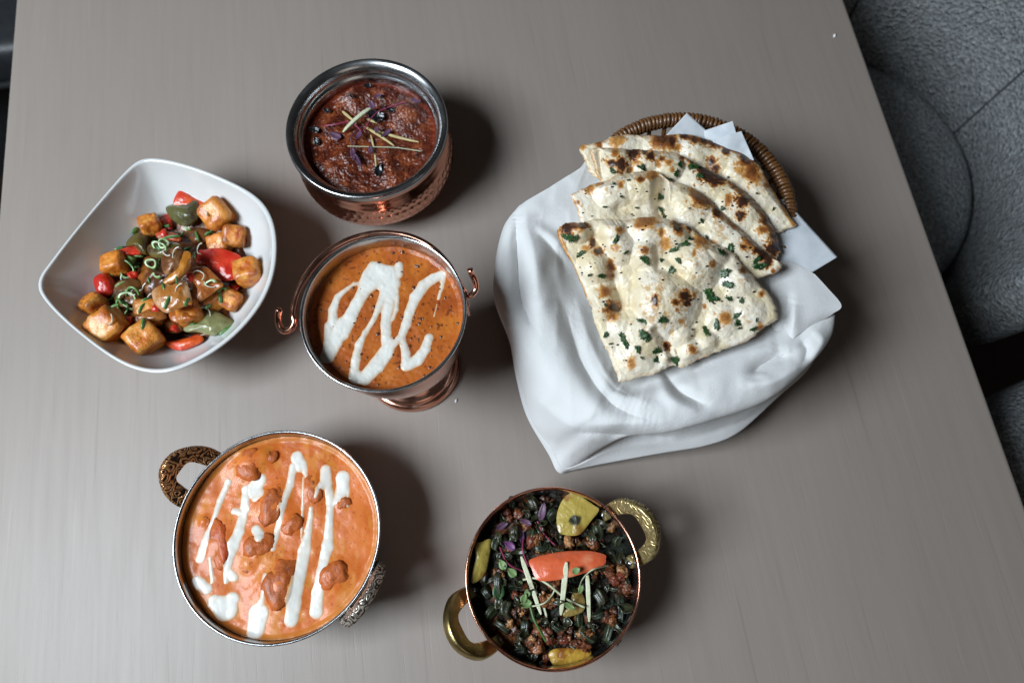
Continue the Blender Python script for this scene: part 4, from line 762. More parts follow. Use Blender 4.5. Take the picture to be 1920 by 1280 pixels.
veg(PP, e3, [(480, 250), (640, 160), (820, 200), (880, 330), (860, 480), (700, 560), (540, 540), (460, 400)], .006, 'veg', flat((0.13, 0.05, 0.012), (0.04, 0.02, 0.01), 1.2, 6), EG, .003, .003, (0, 0), 'dark pepper piece under the spring onion tangle', 'pepper', gg, 12)
veg(OP, e1, [(1150, 1010), (1340, 900), (1440, 990), (1450, 1110), (1350, 1220), (1200, 1300), (1130, 1180)], .012, 'onion', flat((0.12, 0.04, 0.012), (0.30, 0.14, 0.06), 1.6, 3), EO, .002, .004, (0, 0), 'glassy dark onion petal above the centre', 'onion', og, 13)
veg(OP, e2, [(235, 985), (335, 980), (358, 1080), (305, 1230), (185, 1345), (30, 1425), (-30, 1390), (60, 1290), (150, 1220), (215, 1120)], .014, 'onion', flat((0.42, 0.15, 0.018), (0.52, 0.23, 0.04), 1.6, 12), EO, .003, .003, (0, 0), 'arched amber onion petal in the centre of the pile', 'onion', og, 14)
veg(OP, e4, [(295, 75), (400, 5), (560, 0), (640, 60), (802, 235), (740, 300), (600, 405), (480, 478), (428, 440), (440, 300), (330, 150)], .015, 'onion', flat((0.30, 0.085, 0.018), (0.48, 0.19, 0.05), 1.6, 8), (0.58, 0.33, 0.10), .0022, .0025, (-.00003, 0), 'square amber onion petal beside the big red pepper', 'onion', og, 15)
veg(OP, e3, [(1005, 330), (1150, 240), (1280, 232), (1400, 195), (1494, 255), (1555, 500), (1480, 535), (1304, 605), (1190, 640), (1060, 545), (1010, 440)], .016, 'onion', flat((0.36, 0.13, 0.025), (0.54, 0.34, 0.19), 1.8, 8), (0.5, 0.26, 0.08), .0022, .0035, (0, 0), 'large pale glazed onion petal below the centre', 'onion', og, 16)
veg(OP, e4, [(55, 640), (200, 590), (360, 600), (432, 700), (380, 742), (200, 780), (85, 745)], .010, 'onion', flat((0.34, 0.09, 0.014), (0.18, 0.045, 0.010), 1.6, 8), EO, .0022, .0025, (0, 0), 'brown glazed onion petal under the large pale one', 'onion', og, 17)
veg(OP, e3, [(700, 660), (900, 560), (1060, 560), (1200, 680), (1130, 740), (950, 790), (800, 800), (740, 740)], .011, 'onion', flat((0.30, 0.10, 0.02), (0.18, 0.05, 0.012), 1.2, 8), EO, .0022, .0035, (0, 0), 'broad brown onion petal above the lowest paneer cube', 'onion', og, 18)
veg(OP, e3, [(1150, 760), (1300, 720), (1420, 760), (1440, 860), (1330, 920), (1200, 900)], .004, 'onion', flat((0.16, 0.05, 0.012), (0.08, 0.025, 0.01), 1.2, 8), EO, .0022, .003, (0, 0), 'darkest onion petal right of the lowest paneer cube', 'onion', og, 19)
# spring onion: rings, tubes, curls
M['scallion'] = attr_bump('spring_onion', .3, 300, .0003, coat=.25)
def ring_band(name, loc, r, hgt, wall, rot, c_out, c_in, label, group, arc=2 * pi, squash=.8, seed=0):
    n = 34; closed = arc > 6.2; t = np.linspace(0, arc, n, endpoint=not closed); w = 1 + .10 * np.sin(2 * t + seed) + .06 * np.sin(3 * t + seed * 2)
    V = []; C = []
    for rr, zz, c in ((r, -hgt / 2, c_out), (r, hgt / 2, c_out), (r - wall, hgt / 2, c_in), (r - wall, -hgt / 2, c_in)):
        V.append(np.stack([rr * w * np.cos(t), rr * w * np.sin(t) * squash, zz + .12 * r * np.sin(2 * t + seed)], -1)); C.append(np.tile(np.array(c), (n, 1)))
    V = np.stack(V, 1).reshape(-1, 3); C = np.stack(C, 1).reshape(-1, 3)
    a = np.arange(n * 4).reshape(n, 4); b = np.concatenate([a, a[:1]], 0) if closed else a; b = np.concatenate([b, b[:, :1]], 1)
    F = np.stack([b[:-1, :-1], b[:-1, 1:], b[1:, 1:], b[1:, :-1]], -1).reshape(-1, 4).tolist()
    if not closed: F += [[0, 1, 2, 3], [(n - 1) * 4 + 3, (n - 1) * 4 + 2, (n - 1) * 4 + 1, (n - 1) * 4]]
    o = mk(name, V, F, M['scallion'], None, C, loc=loc, rot=rot); md = o.modifiers.new('soft', 'BEVEL'); md.width = wall * .25; md.segments = 2
    return tag(o, label, 'spring onion', group)
GR, GD, GW = (0.15, 0.30, 0.08), (0.055, 0.16, 0.045), (0.58, 0.66, 0.42)
so = 'spring onion slices on the paneer'
spec = [(765, 537, 36, 9, GW, GR, 2 * pi, (.2, .1), 'pale spring onion ring on top of the glassy onion'), (705, 645, 44, 16, GR, GW, 2 * pi, (.15, -.1), 'thickest round spring onion slice in the middle of the pile'), (590, 610, 50, 34, GR, GD, 2 * pi, (.8, .3), 'wide green spring onion tube at the left of the centre'), (745, 560, 55, 8, GR, GW, 4.0, (.2, 0), 'green spring onion curl around the pale ring'),
        (570, 675, 62, 12, GD, GR, 2 * pi, (.2, .2), 'green spring onion loop below the wide tube'), (610, 690, 50, 10, GR, GD, 4.6, (.3, -.3), 'open green spring onion loop beside the left tube'), (580, 840, 64, 10, GR, GW, 2 * pi, (.3, .2), 'largest green spring onion loop of the lower tangle'), (545, 870, 58, 9, GD, GR, 4.4, (.2, -.2), 'dark green spring onion curl low in the tangle'), (600, 800, 52, 9, GR, GD, 4.0, (.5, .1), 'green spring onion curl at the top of the tangle'), (470, 815, 58, 8, GD, GR, 2 * pi, (.25, -.3), 'dark green spring onion hoop over the rounded red pepper'),
        (735, 700, 38, 9, GR, GW, 2.6, (.1, .1), 'small spring onion arc under the thick round slice'), (505, 900, 50, 8, GD, GR, 2.4, (.3, .1), 'green spring onion arc beside the lower left paneer'), (1010, 760, 44, 7, GR, GW, 2.4, (.2, 0), 'spring onion arc on the square amber onion'), (790, 430, 34, 8, GD, GR, 1.8, (.3, 0), 'short spring onion arc below the olive pepper'), (905, 450, 38, 8, GR, GW, 2.2, (.3, .3), 'spring onion arc near the top of the pile'), (1075, 800, 40, 7, GD, GR, 2.2, (.3, 0), 'spring onion arc below the big red pepper')]
HS = hits([c2(s[0], s[1]) for s in spec])
for (x, y, r, h, co, ci, arc, tl, lab), (l, nn) in zip(spec, HS):
    ring_band('spring_onion_slice', l + Vector((0, 0, .0022)), r * s2 * .98, h * s2 * 1.7, 10.5 * s2 * 1.4, (tl[0], tl[1], R.uniform(0, 6)), co, ci, lab, so, arc, R.uniform(.65, .9), R.uniform(0, 5))
strips = [(780, 840, 95, 26, -28, 'flat green spring onion strip on the large pale onion'), (650, 960, 70, 24, -10, 'small dark green strip on the lowest paneer cube'), (940, 490, 85, 22, 15, 'green spring onion strip near the upper right paneer'), (790, 497, 140, 16, 86, 'long dark green strip lying across the upper middle'), (1095, 990, 110, 30, -60, 'green spring onion shred at the lower right of the bowl'), (1060, 820, 70, 24, 0, 'green shred below the big red pepper'), (605, 462, 55, 34, -35, 'green spring onion end sticking out at the upper left'), (515, 560, 80, 34, -75, 'pale green spring onion end at the left edge of the pile'), (720, 550, 90, 20, 50, 'green strip leaning against the pale ring')]
HS = hits([c2(s[0], s[1]) for s in strips])
for (x, y, L, w, a, lab), (l, nn) in zip(strips, HS):
    o = sheet('spring_onion_strip', l + Vector((0, 0, .0015)), w * s2, L * s2, M['scallion'], (R.uniform(-.2, .2), R.uniform(-.2, .2), radians(a)), .5, .1, .0009, 5, 12, .05, R.randint(0, 50), flat(GD, GR, 1.2, 3)); tag(o, lab, 'spring onion', so)
# more shredded green and red bits through the pile
bits = [(620, 640), (680, 720), (760, 760), (540, 740), (520, 830), (640, 870), (560, 900), (880, 560), (930, 600), (860, 480), (1000, 860), (920, 960), (740, 620), (830, 720), (700, 500), (610, 600), (990, 480), (660, 830), (480, 700), (880, 840)]
for k, ((x, y), (l, nn)) in enumerate(zip(bits, hits([c2(*q) for q in bits]))):
    o = sheet('green_shred', l + Vector((0, 0, .0012)), R.uniform(13, 22) * s2, R.uniform(45, 100) * s2, M['scallion'], (R.uniform(-.3, .3), R.uniform(-.3, .3), R.uniform(0, 3.1)), .6, .25, .0008, 4, 10, .08, k, flat(GD, GR, 1.2, 3) if k % 3 else flat(GR, GW, 1.2, 3)); tag(o, 'green shred', 'spring onion', 'green shreds on the paneer')
rbits = [(600, 700), (720, 880), (900, 700), (760, 480), (1130, 770), (570, 940), (820, 980)]
for k, ((x, y), (l, nn)) in enumerate(zip(rbits, hits([c2(*q) for q in rbits]))):
    o = sheet('red_pepper_bit', l + Vector((0, 0, .0010)), R.uniform(50, 80) * s2, R.uniform(40, 60) * s2, M['veg'], (R.uniform(-.4, .4), R.uniform(-.4, .4), R.uniform(0, 3.1)), .3, .1, .0022, 4, 12, .08, k, red); tag(o, 'red bit', 'pepper', 'red pepper bits on the paneer')
curls = [(965, 565, 34, 3.2), (948, 710, 38, 3.4), (850, 780, 34, 2.4), (975, 905, 40, 3.4), (460, 935, 36, 2.2), (790, 580, 30, 2.8), (845, 590, 40, 2.2), (600, 760, 60, 1.0), (640, 745, 50, 1.0), (575, 720, 44, .8), (690, 800, 60, .9), (500, 790, 40, .7), (760, 415, 34, 2.4), (560, 765, 40, .9), (1020, 740, 36, 2), (970, 380, 30, 1.5), (700, 840, 46, 1.2)]
HS = hits([c2(s[0], s[1]) for s in curls])
for (x, y, r, arc), (l, nn) in zip(curls, HS):
    ring_band('onion_shaving', l + Vector((0, 0, .0014)), r * s2 * 1.1, 6 * s2 * 1.2, 6 * s2, (R.uniform(-.3, .3), R.uniform(-.3, .3), R.uniform(0, 6)), (0.62, 0.62, 0.50), (0.66, 0.66, 0.56), 'thin white shaving scattered on the glazed paneer', 'white shavings on the paneer', arc, .9, R.uniform(0, 5))['category'] = 'shaving'
# ---------------------------------------------------------------- bread basket
BX, BY, BR, BZ = 0.134, 0.198, 0.0775, 0.078
basket = tag(empty('wicker_basket', (BX, BY, 0)), 'oval brown wicker basket lined with a white napkin and filled with flatbread', 'basket')
EA, EB = np.array([.1598, .2358]) - (BX, BY), np.array([.104, .158]) - (BX, BY)      # centres of the two rounded ends
_ax = math.atan2(EA[1] - EB[1], EA[0] - EB[0]); _ln = math.hypot(*(EA - EB))
def oval(t, r):
    """point and outward angle on the oval outline of end radius r, t in metres along the outline of the rim"""
    L = 2 * _ln + 2 * pi * BR; t = t % L; half = pi * BR
    if t < half: a = _ax - pi / 2 + t / BR; c = EA
    elif t < half + _ln: a = _ax + pi / 2; c = EA + (EB - EA) * (t - half) / _ln
    elif t < 2 * half + _ln: a = _ax + pi / 2 + (t - half - _ln) / BR; c = EB
    else: a = _ax + 1.5 * pi; c = EB + (EA - EB) * (t - 2 * half - _ln) / _ln
    return c[0] + r * cos(a), c[1] + r * sin(a), a
OL = 2 * _ln + 2 * pi * BR
def hoop(name, r, z, rad, wave=0.0, nw=20, ph=0.0, seg=8, n=200):
    th = np.linspace(0, 2 * pi, seg, endpoint=False); V = []
    for i in range(n):
        x, y, a = oval(OL * i / n, r + wave * cos(nw * 2 * pi * i / n + ph))
        V += [(x + rad * cos(q) * cos(a), y + rad * cos(q) * sin(a), z + rad * sin(q)) for q in th]
    a = np.arange(n * seg).reshape(n, seg); b = np.concatenate([a, a[:1]], 0); b = np.concatenate([b, b[:, :1]], 1)
    return mk(name, np.array(V), np.stack([b[:-1, :-1], b[1:, :-1], b[1:, 1:], b[:-1, 1:]], -1).reshape(-1, 4), M['wicker'], basket)
hoop('rim_hoop', BR, BZ, .0026)
for k in range(15): hoop('weave_strand', .050 + .0215 * (k / 14) ** .8, .004 + k * .0043, .0021, .0015, 26, pi * (k % 2), 6, 208)
V = [(*oval(OL * i / 60, .05)[:2], z) for z in (.002, .006) for i in range(60)]
mk('base', np.array(V), [list(range(60))[::-1], list(range(60, 120))] + [[i, (i + 1) % 60, 60 + (i + 1) % 60, 60 + i] for i in range(60)], M['wicker'], basket, smooth=False)
for k in range(52):
    pth = []
    for r, z in ((.049, .004), (.060, .026), (.0685, .05), (.072, .066), (BR - .001, BZ - .001)):
        x, y, a = oval(OL * k / 52, r); pth.append((x, y, z))
    tube('stake', pth, .0019, M['wicker'], basket, 6, 10)
# coil wrapped round the rim hoop, one turn per piece, on the part of the rim the napkin leaves bare
V, F = tube_arrays([(.0044 * cos(t), .0012 * t / pi - .0012, .0044 * sin(t)) for t in np.linspace(0, 2 * pi, 15)], .00155, 7)
cm = bpy.data.meshes.new('rim_coil'); cm.from_pydata(V.tolist(), [], F); cm.polygons.foreach_set('use_smooth', [True] * len(cm.polygons)); cm.materials.append(M['wicker'])
nc = int(OL / .0031)
for k in range(nc):
    x, y, a = oval(OL * k / nc, BR); dg_ = math.degrees(a) % 360
    if OL * k / nc < pi * BR * .88 or OL * k / nc > OL - .004:
        o = bpy.data.objects.new('rim_coil', cm); COL.objects.link(o); o.parent = basket; o.location = (x, y, BZ + R.uniform(-.0004, .0004)); o.rotation_euler = (R.uniform(-.1, .1), R.uniform(-.1, .1), a + R.uniform(-.08, .08)); o.scale = (1, R.uniform(.92, 1.1), R.uniform(.95, 1.06))
# ---------------------------------------------------------------- napkin
net = [  # each station: naan edge, inner slope, crest, rim, over the rim, hem   (photo x, photo y, height)
 [(1120, 292, .087), (1085, 318, .089), (1050, 340, .088), (1015, 362, .087), (990, 377, .084), (974, 387, .080)],
 [(1110, 360, .085), (1060, 375, .087), (1020, 388, .087), (985, 400, .086), (962, 404, .080), (957, 412, .066)],
 [(1085, 420, .084), (1040, 424, .083), (1005, 428, .083), (965, 430, .085), (945, 434, .076), (943, 442, .056)],
 [(1072, 480, .074), (1040, 482, .082), (1005, 486, .089), (970, 490, .083), (933, 495, .079), (933, 505, .050)],
 [(1090, 550, .074), (1050, 555, .083), (1012, 560, .091), (975, 562, .085), (932, 562, .076), (938, 575, .046)],
 [(1115, 620, .074), (1078, 625, .081), (1040, 632, .088), (1000, 640, .085), (962, 640, .072), (958, 640, .040)],
 [(1140, 680, .074), (1110, 690, .080), (1070, 702, .085), (1030, 718, .078), (990, 728, .055), (971, 712, .040)],
 [(1160, 712, .073), (1140, 735, .081), (1112, 760, .084), (1070, 785, .070), (1020, 800, .035), (990, 780, .022)],
 [(1172, 718, .073), (1155, 743, .082), (1128, 774, .084), (1090, 804, .065), (1055, 834, .026), (1030, 850, .008)],
 [(1185, 722, .073), (1172, 750, .083), (1150, 785, .084), (1112, 820, .062), (1070, 855, .020), (1047, 883, .003)],
 [(1203, 718, .073), (1193, 750, .083), (1178, 786, .084), (1150, 820, .062), (1105, 852, .022), (1068, 880, .003)],
 [(1220, 710, .073), (1215, 745, .085), (1205, 785, .086), (1190, 812, .070), (1165, 835, .036), (1135, 867, .007)],
 [(1260, 695, .073), (1262, 735, .087), (1258, 780, .088), (1250, 808, .076), (1238, 828, .050), (1238, 848, .018)],
 [(1320, 670, .073), (1330, 712, .088), (1338, 758, .088), (1335, 785, .078), (1322, 806, .056), (1325, 833, .024)],
 [(1385, 640, .073), (1410, 682, .087), (1430, 722, .087), (1436, 748, .077), (1412, 775, .056), (1385, 808, .028)],
 [(1435, 608, .074), (1470, 645, .085), (1500, 672, .087), (1514, 682, .078), (1495, 705, .058), (1455, 745, .032)],
 [(1462, 580, .074), (1500, 605, .084), (1535, 625, .087), (1553, 632, .079), (1548, 650, .062), (1515, 690, .040)],
 [(1475, 550, .074), (1512, 570, .083), (1545, 585, .086), (1561, 592, .080), (1560, 606, .066), (1545, 625, .048)]]
net = np.array(net, float)
def Q(w):
    w = np.asarray(w, float) - [0, 0, CAMH]; c = w[..., :1] * _x + w[..., 1:2] * _v - w[..., 2:3] * _d; return np.stack([960 + FPX * c[..., 0] / c[..., 2], 640 + FPX * c[..., 1] / c[..., 2]], -1)
for i in range(11, 18):                                     # the roll over the front rim overhangs; the cloth below it is tucked in
    w3 = Pn(*net[i, 3]); inw = np.array([BX, BY, 0]) - w3; inw[2] = 0; inw /= np.linalg.norm(inw); w4 = w3 + inw * .013; w4[2] = .052
    net[i, 4, :2] = Q(w4); net[i, 4, 2] = .052
center = np.array([1265, 500, .058])
row0 = net[:, :1] + (center - net[:, :1]) * .5; row0[..., 2] = .062; row0[:3, :, 2] = .08
net = np.concatenate([row0, net], 1)
def dense(a, nu, nv):
    b = np.stack([cat(a[:, j], nu) for j in range(a.shape[1])], 1); return np.stack([cat(b[i], nv) for i in range(nu)], 0)
NU, NV = 260, 110
G = dense(net, NU, NV); px, py, pz = G[..., 0], G[..., 1], G[..., 2]
def ridge(px, py, pts, w):
    p = cat(np.array(pts, float), 24); m = len(p) - 1; d = np.full(px.shape, 1e9); T = 0 * px
    for i in range(m):
        e = seg_d(px, py, p[i], p[i + 1], 0, 0); k = e < d; d = np.where(k, e, d); T = np.where(k, (i + .5) / m, T)
    return (.5 * np.exp(-(d / w) ** 2) + .5 * np.exp(-np.abs(d) / w * 1.3)) * np.sin(pi * (T * .9 + .05)) ** .7
def line_d(px, py, pts):
    d = np.full(px.shape, 1e9)
    for a, b in zip(pts[:-1], pts[1:]): d = np.minimum(d, seg_d(px, py, a, b, 0, 0))
    return d
wv = np.linspace(0, 1, NV)[None, :]; keep = 1 - .9 * sst(.90, 1.0, wv)
for pts, w, h in [([(968, 405), (970, 470), (978, 560), (1000, 610)], 9, -.0055), ([(985, 415), (1000, 470), (1010, 560)], 16, .003), ([(1005, 425), (1040, 450), (1062, 480)], 8, .003), ([(1010, 440), (1035, 465), (1060, 505)], 8, -.002),
                  ([(1080, 560), (1105, 640), (1150, 720), (1220, 760)], 14, .003), ([(1060, 580), (1090, 680), (1150, 760), (1230, 790)], 14, -.004), ([(1000, 740), (1060, 790), (1120, 812)], 12, .003), ([(1090, 808), (1170, 812), (1250, 818)], 7, -.005), ([(1100, 795), (1180, 792), (1250, 790)], 10, .002),
                  ([(1245, 700), (1275, 735), (1320, 757)], 8, -.005), ([(1230, 690), (1255, 745), (1310, 775)], 12, .003), ([(1300, 690), (1380, 665), (1460, 650)], 24, .005), ([(1415, 705), (1420, 690), (1450, 672), (1480, 668)], 13, -.007), ([(1400, 720), (1450, 715), (1500, 685)], 12, .004),
                  ([(1500, 640), (1512, 655), (1505, 680)], 8, -.003), ([(1525, 620), (1540, 640), (1520, 675)], 10, .003), ([(1255, 822), (1320, 812), (1400, 785), (1440, 760)], 7, -.004)]:
    pz = pz + 1.3 * h * ridge(px, py, pts, w * 1.25) * keep
pz = pz + .0010 * fbm(np.stack([px * .011, py * .011, 0 * px], -1), 1.0, 3, 5) * keep
pz = pz + (.0016 * (1 - np.abs(fbm(np.stack([px * .012 + py * .004, py * .007, 0 * px + 3], -1), 1.0, 2, 35)) * 2.2) + .0006 * (1 - np.abs(fbm(np.stack([px * .035, py * .022, 0 * px + 8], -1), 1.0, 2, 45)) * 2)) * keep * .8
pz = pz + .0013 * sst(.925, .935, wv)                      # folded hem
pz = np.maximum(pz, .0016)
W = Pn(px, py, pz); nap = tag(empty('napkin', (BX, BY, 0)), 'white cotton napkin draped over the left and front of the bread basket', 'napkin')
def cloth(name, W, parent, th=.0011, mt='linen'):
    o = mk(name, W.reshape(-1, 3) - np.array(parent.location), grid_faces(W.shape[0], W.shape[1]), M[mt], parent)
    md = o.modifiers.new('thickness', 'SOLIDIFY'); md.thickness = th; md.offset = -1; return o
cloth('drape', W, nap)
# turned-back corner of the napkin at the right
fc = np.array([[(1400, 500, .080), (1440, 490, .084), (1485, 492, .087), (1528, 514, .090)], [(1420, 545, .079), (1455, 525, .086), (1505, 522, .090), (1552, 540, .092)], [(1440, 590, .080), (1468, 572, .090), (1525, 562, .093), (1578, 572, .093)],
               [(1452, 625, .080), (1478, 605, .091), (1520, 592, .093), (1562, 588, .091)], [(1462, 655, .078), (1484, 638, .087), (1505, 622, .088), (1535, 606, .087)]], float)
G = dense(fc, 90, 90); px, py, pz = G[..., 0], G[..., 1], G[..., 2]
for pts, w, h in [([(1478, 560), (1474, 600), (1466, 640)], 8, -.006), ([(1490, 570), (1486, 620)], 9, .003)]: pz = pz + h * ridge(px, py, pts, w * 1.3)
pz = pz + .0008 * fbm(np.stack([px * .014, py * .014, 0 * px], -1), 1.0, 3, 15)
cloth('folded_corner', Pn(px, py, pz), nap, .0016)
# ---------------------------------------------------------------- greaseproof paper
def paper(corners, label, seed, nn=40, amp=.0012):
    c = np.array(corners, float); u = np.linspace(0, 1, nn)[:, None, None]; w = np.linspace(0, 1, nn)[None, :, None]
    G = (c[0] * (1 - u) + c[1] * u) * (1 - w) + (c[3] * (1 - u) + c[2] * u) * w
    pz = G[..., 2] + amp * fbm(np.stack([G[..., 0] * .02, G[..., 1] * .02, 0 * G[..., 0]], -1), 1.0, 3, seed) ; W = Pn(G[..., 0], G[..., 1], pz); m0 = W.reshape(-1, 3).mean(0)
    o = mk('paper_sheet', W.reshape(-1, 3) - m0, grid_faces(nn, nn), M['paper'], None, loc=tuple(m0)); md = o.modifiers.new('thickness', 'SOLIDIFY'); md.thickness = .00025
    return tag(o, label, 'paper', 'greaseproof paper in the basket')
paper([(1330, 420, .076), (1470, 372, .080), (1570, 482, .091), (1405, 582, .082)], 'greaseproof paper corner sticking out to the right of the breads', 1)
paper([(1288, 212, .100), (1198, 308, .085), (1290, 340, .080), (1362, 278, .088)], 'pointed greaseproof paper corner above the breads, over the basket rim', 2)
paper([(1318, 246, .094), (1374, 227, .103), (1384, 262, .099), (1330, 300, .086)], 'crumpled paper tip just right of the pointed paper corner', 3, amp=.002)
paper([(1336, 262, .098), (1390, 246, .106), (1414, 300, .097), (1350, 330, .086)], 'folded white paper edge nearest the bare wicker rim', 4, amp=.002)
# ---------------------------------------------------------------- naan
def naan(outline, zp, bub, val, spots, label, seed, crust=.5, ctr=None, edge_pts=None, thick=.0029):
    o2 = cat(np.array(outline, float), 380, True)
    c = o2.mean(0) if ctr is None else np.array(ctr, float)
    t = np.linspace(0, 2 * pi, 380, endpoint=False); jit = fbm(np.stack([o2[:, 0] * .03, o2[:, 1] * .03, 0 * t], -1), 1.0, 3, seed)
    rel = o2 - c; o2 = c + rel * (1 + .022 * jit + .011 * fbm(np.stack([o2[:, 0] * .12, o2[:, 1] * .12, 0 * t], -1), 1.0, 2, seed + 3))[:, None]
    nr = 150; s = (np.linspace(0, 1, nr) ** .8)[:, None]
    X = c[0] + (o2[:, 0] - c[0])[None] * s; Y = c[1] + (o2[:, 1] - c[1])[None] * s        # crop coordinates
    P3 = np.stack([X * .01, Y * .01, 0 * X + seed], -1)
    ed = (1 - s) * np.hypot(rel[:, 0], rel[:, 1])[None]                                    # distance to the rim of the bread
    ht = .0012 * fbm(P3, .9, 4, seed) + .0007 * fbm(P3, 3.2, 3, seed + 1); bb = 0 * X
    for (bx, by, r, h) in bub:
        d2 = ((X - bx) ** 2 + (Y - by) ** 2) / r ** 2; g = np.clip(1 - d2 * .6, 0, 1) ** 1.1 * h * 1.05; bb = np.maximum(bb, g) + .25 * np.minimum(bb, g)
    ht = ht + bb
    for pts, w, h in val: ht = ht + h * np.exp(-(line_d(X, Y, pts) / w) ** 2)
    lip = np.sqrt(np.clip(1 - (1 - np.clip(ed / 24, 0, 1)) ** 2, 0, 1))
    base = zp(X, Y); top = base + ht * sst(0, 40, ed) + thick * (lip - 1)
    # colours: dough, golden freckles, brown blisters, char
    n1 = fbm(P3, 1.3, 4, seed + 4); n2 = fbm(P3, 5.5, 4, seed + 6); n3 = fbm(P3, 14, 2, seed + 8)
    C = np.zeros(X.shape + (3,)) + np.array([0.75, 0.66, 0.51]); C = mixc(C, (0.66, 0.53, 0.31), sst(-.08, .4, -n1) * .7); C = mixc(C, (0.82, 0.76, 0.66), sst(.1, .5, n1) * .8)
    C = mixc(C, (0.52, 0.29, 0.09), sst(.30, .55, n2 + .35 * n1 + 28 * ht) * .75)
    br = 0 * X
    for (bx, by, r, k) in spots:
        d = np.hypot((X - bx) * (1 + .25 * sin(bx)), (Y - by) * (1 + .25 * cos(by))) * (1 + .75 * n2 + .55 * n3); br = np.maximum(br, k * 1.05 * (1 - sst(r * .40, r * 1.8, d)))
    if crust: br = np.maximum(br, crust * (1 - sst(4, 34, ed + 16 * n2 + 10 * n1)) * sst(-.5, .2, n1 + .6 * n2))
    if edge_pts is not None:
        for pts, w, k in edge_pts: br = np.maximum(br, k * (1 - sst(w * .2, w * 1.3, line_d(X, Y, pts) * (1 + .5 * n2 + .4 * n3))))
    br = np.clip(br * 1.1 + .15 * n3 * (br > .05), 0, 1)
    C = mixc(C, (0.55, 0.27, 0.075), sst(.05, .38, br)); C = mixc(C, (0.26, 0.085, 0.022), sst(.36, .68, br)); C = mixc(C, (0.045, 0.017, 0.009), sst(.66, .92, br))
    cx, cy = c6(X, Y); Wt = Pn(cx, cy, top); zb = base - thick * 1.15 + np.minimum(ht, 0) * .8; zb[-1] = top[-1] - .0005; Wb = Pn(cx, cy, np.minimum(zb, top - .0004))
    V = np.concatenate([Wt.reshape(-1, 3), Wb.reshape(-1, 3)]); f = grid_faces(nr, 380, True); k0 = nr * 380
    last = np.arange((nr - 1) * 380, nr * 380); nx = np.roll(last, -1); F = np.concatenate([f, f[:, ::-1] + k0, np.stack([last, last + k0, nx + k0, nx], -1)])
    m0 = V.mean(0); Cc = np.concatenate([C.reshape(-1, 3)] * 2)
    o = mk('naan', V - m0, F, M['naan'], None, Cc, loc=tuple(m0)); bm = bmesh.new(); bm.from_mesh(o.data); bmesh.ops.recalc_face_normals(bm, faces=bm.faces); bm.to_mesh(o.data); bm.free()
    return tag(o, label, 'naan', 'naan breads in the basket')
lin = lambda y0, z0, y1, z1, kx=0.0: (lambda X, Y: z0 + (z1 - z0) * (Y - y0) / (y1 - y0) + kx * (X - 550))
naan([(150, 200), (240, 178), (310, 152), (380, 145), (430, 148), (520, 150), (600, 143), (660, 150), (700, 165), (780, 190), (860, 222), (920, 265), (950, 300), (985, 365), (1010, 410), (1040, 445), (1070, 490), (1098, 540), (1060, 560), (1015, 575), (900, 580), (700, 520), (500, 420), (350, 370), (220, 330), (185, 270)],
     lin(150, .100, 450, .092), [(520, 190, 70, .004), (660, 210, 60, .004), (860, 280, 70, .004), (930, 400, 80, .004), (330, 180, 60, .003), (780, 240, 60, .003), (1010, 480, 50, .002)], [],
     [(240, 185, 20, .6), (168, 200, 12, .5), (520, 168, 36, .7), (560, 172, 22, .8), (490, 180, 20, .6), (612, 150, 18, .95), (655, 165, 18, .8), (700, 165, 22, .85), (738, 178, 20, .95), (765, 185, 14, .8), (795, 215, 18, .85), (835, 200, 24, .6), (880, 258, 34, .7), (868, 240, 16, .95), (905, 312, 34, .65), (860, 300, 18, .4), (730, 265, 24, .85), (750, 290, 20, .8), (930, 330, 20, .5), (1042, 442, 10, .95), (580, 200, 18, .5), (310, 180, 25, .4), (980, 365, 18, .5), (330, 165, 22, .4)],
     'rearmost naan with scorched outer edge, resting against the bare wicker rim', 1, .22, (640, 340), [([(600, 150), (780, 192), (860, 225)], 16, .7), ([(960, 320), (1030, 430), (1090, 535)], 16, .45)])
naan([(208, 208), (290, 205), (370, 208), (480, 215), (560, 225), (610, 240), (680, 280), (760, 320), (820, 355), (880, 398), (930, 450), (970, 505), (1005, 570), (1028, 630), (1032, 655), (1012, 690), (985, 720), (850, 690), (700, 600), (500, 500), (300, 420), (240, 345), (222, 290)],
     lin(210, .109, 520, .099), [(320, 265, 60, .007), (440, 260, 60, .005), (540, 280, 60, .004), (850, 460, 110, .006), (960, 590, 70, .005), (700, 380, 90, .004)], [([(240, 220), (250, 330)], 10, -.003), ([(210, 210), (225, 330)], 8, .002)],
     [(295, 270, 20, .9), (335, 275, 28, 1), (390, 222, 26, 1), (465, 237, 17, .85), (512, 252, 14, .75), (440, 215, 14, .8), (375, 300, 12, .5), (500, 275, 10, .5), (605, 235, 18, .75), (650, 255, 22, .75), (700, 275, 22, .8), (725, 310, 36, .95), (708, 300, 26, 1), (770, 325, 30, 1), (745, 350, 20, .8), (805, 430, 17, .55), (870, 432, 26, 1), (857, 497, 23, 1), (845, 360, 18, 1), (970, 520, 25, .75), (1005, 640, 30, 1), (1010, 590, 20, .75), (920, 420, 30, .5), (400, 270, 16, .45), (310, 225, 20, .55), (545, 265, 14, .5), (560, 300, 12, .45), (960, 560, 18, .6)],
     'third naan from the front, with round black blisters along its right edge', 5, .28, (640, 410), [([(820, 358), (930, 450), (1000, 570), (1025, 640)], 20, .6)])
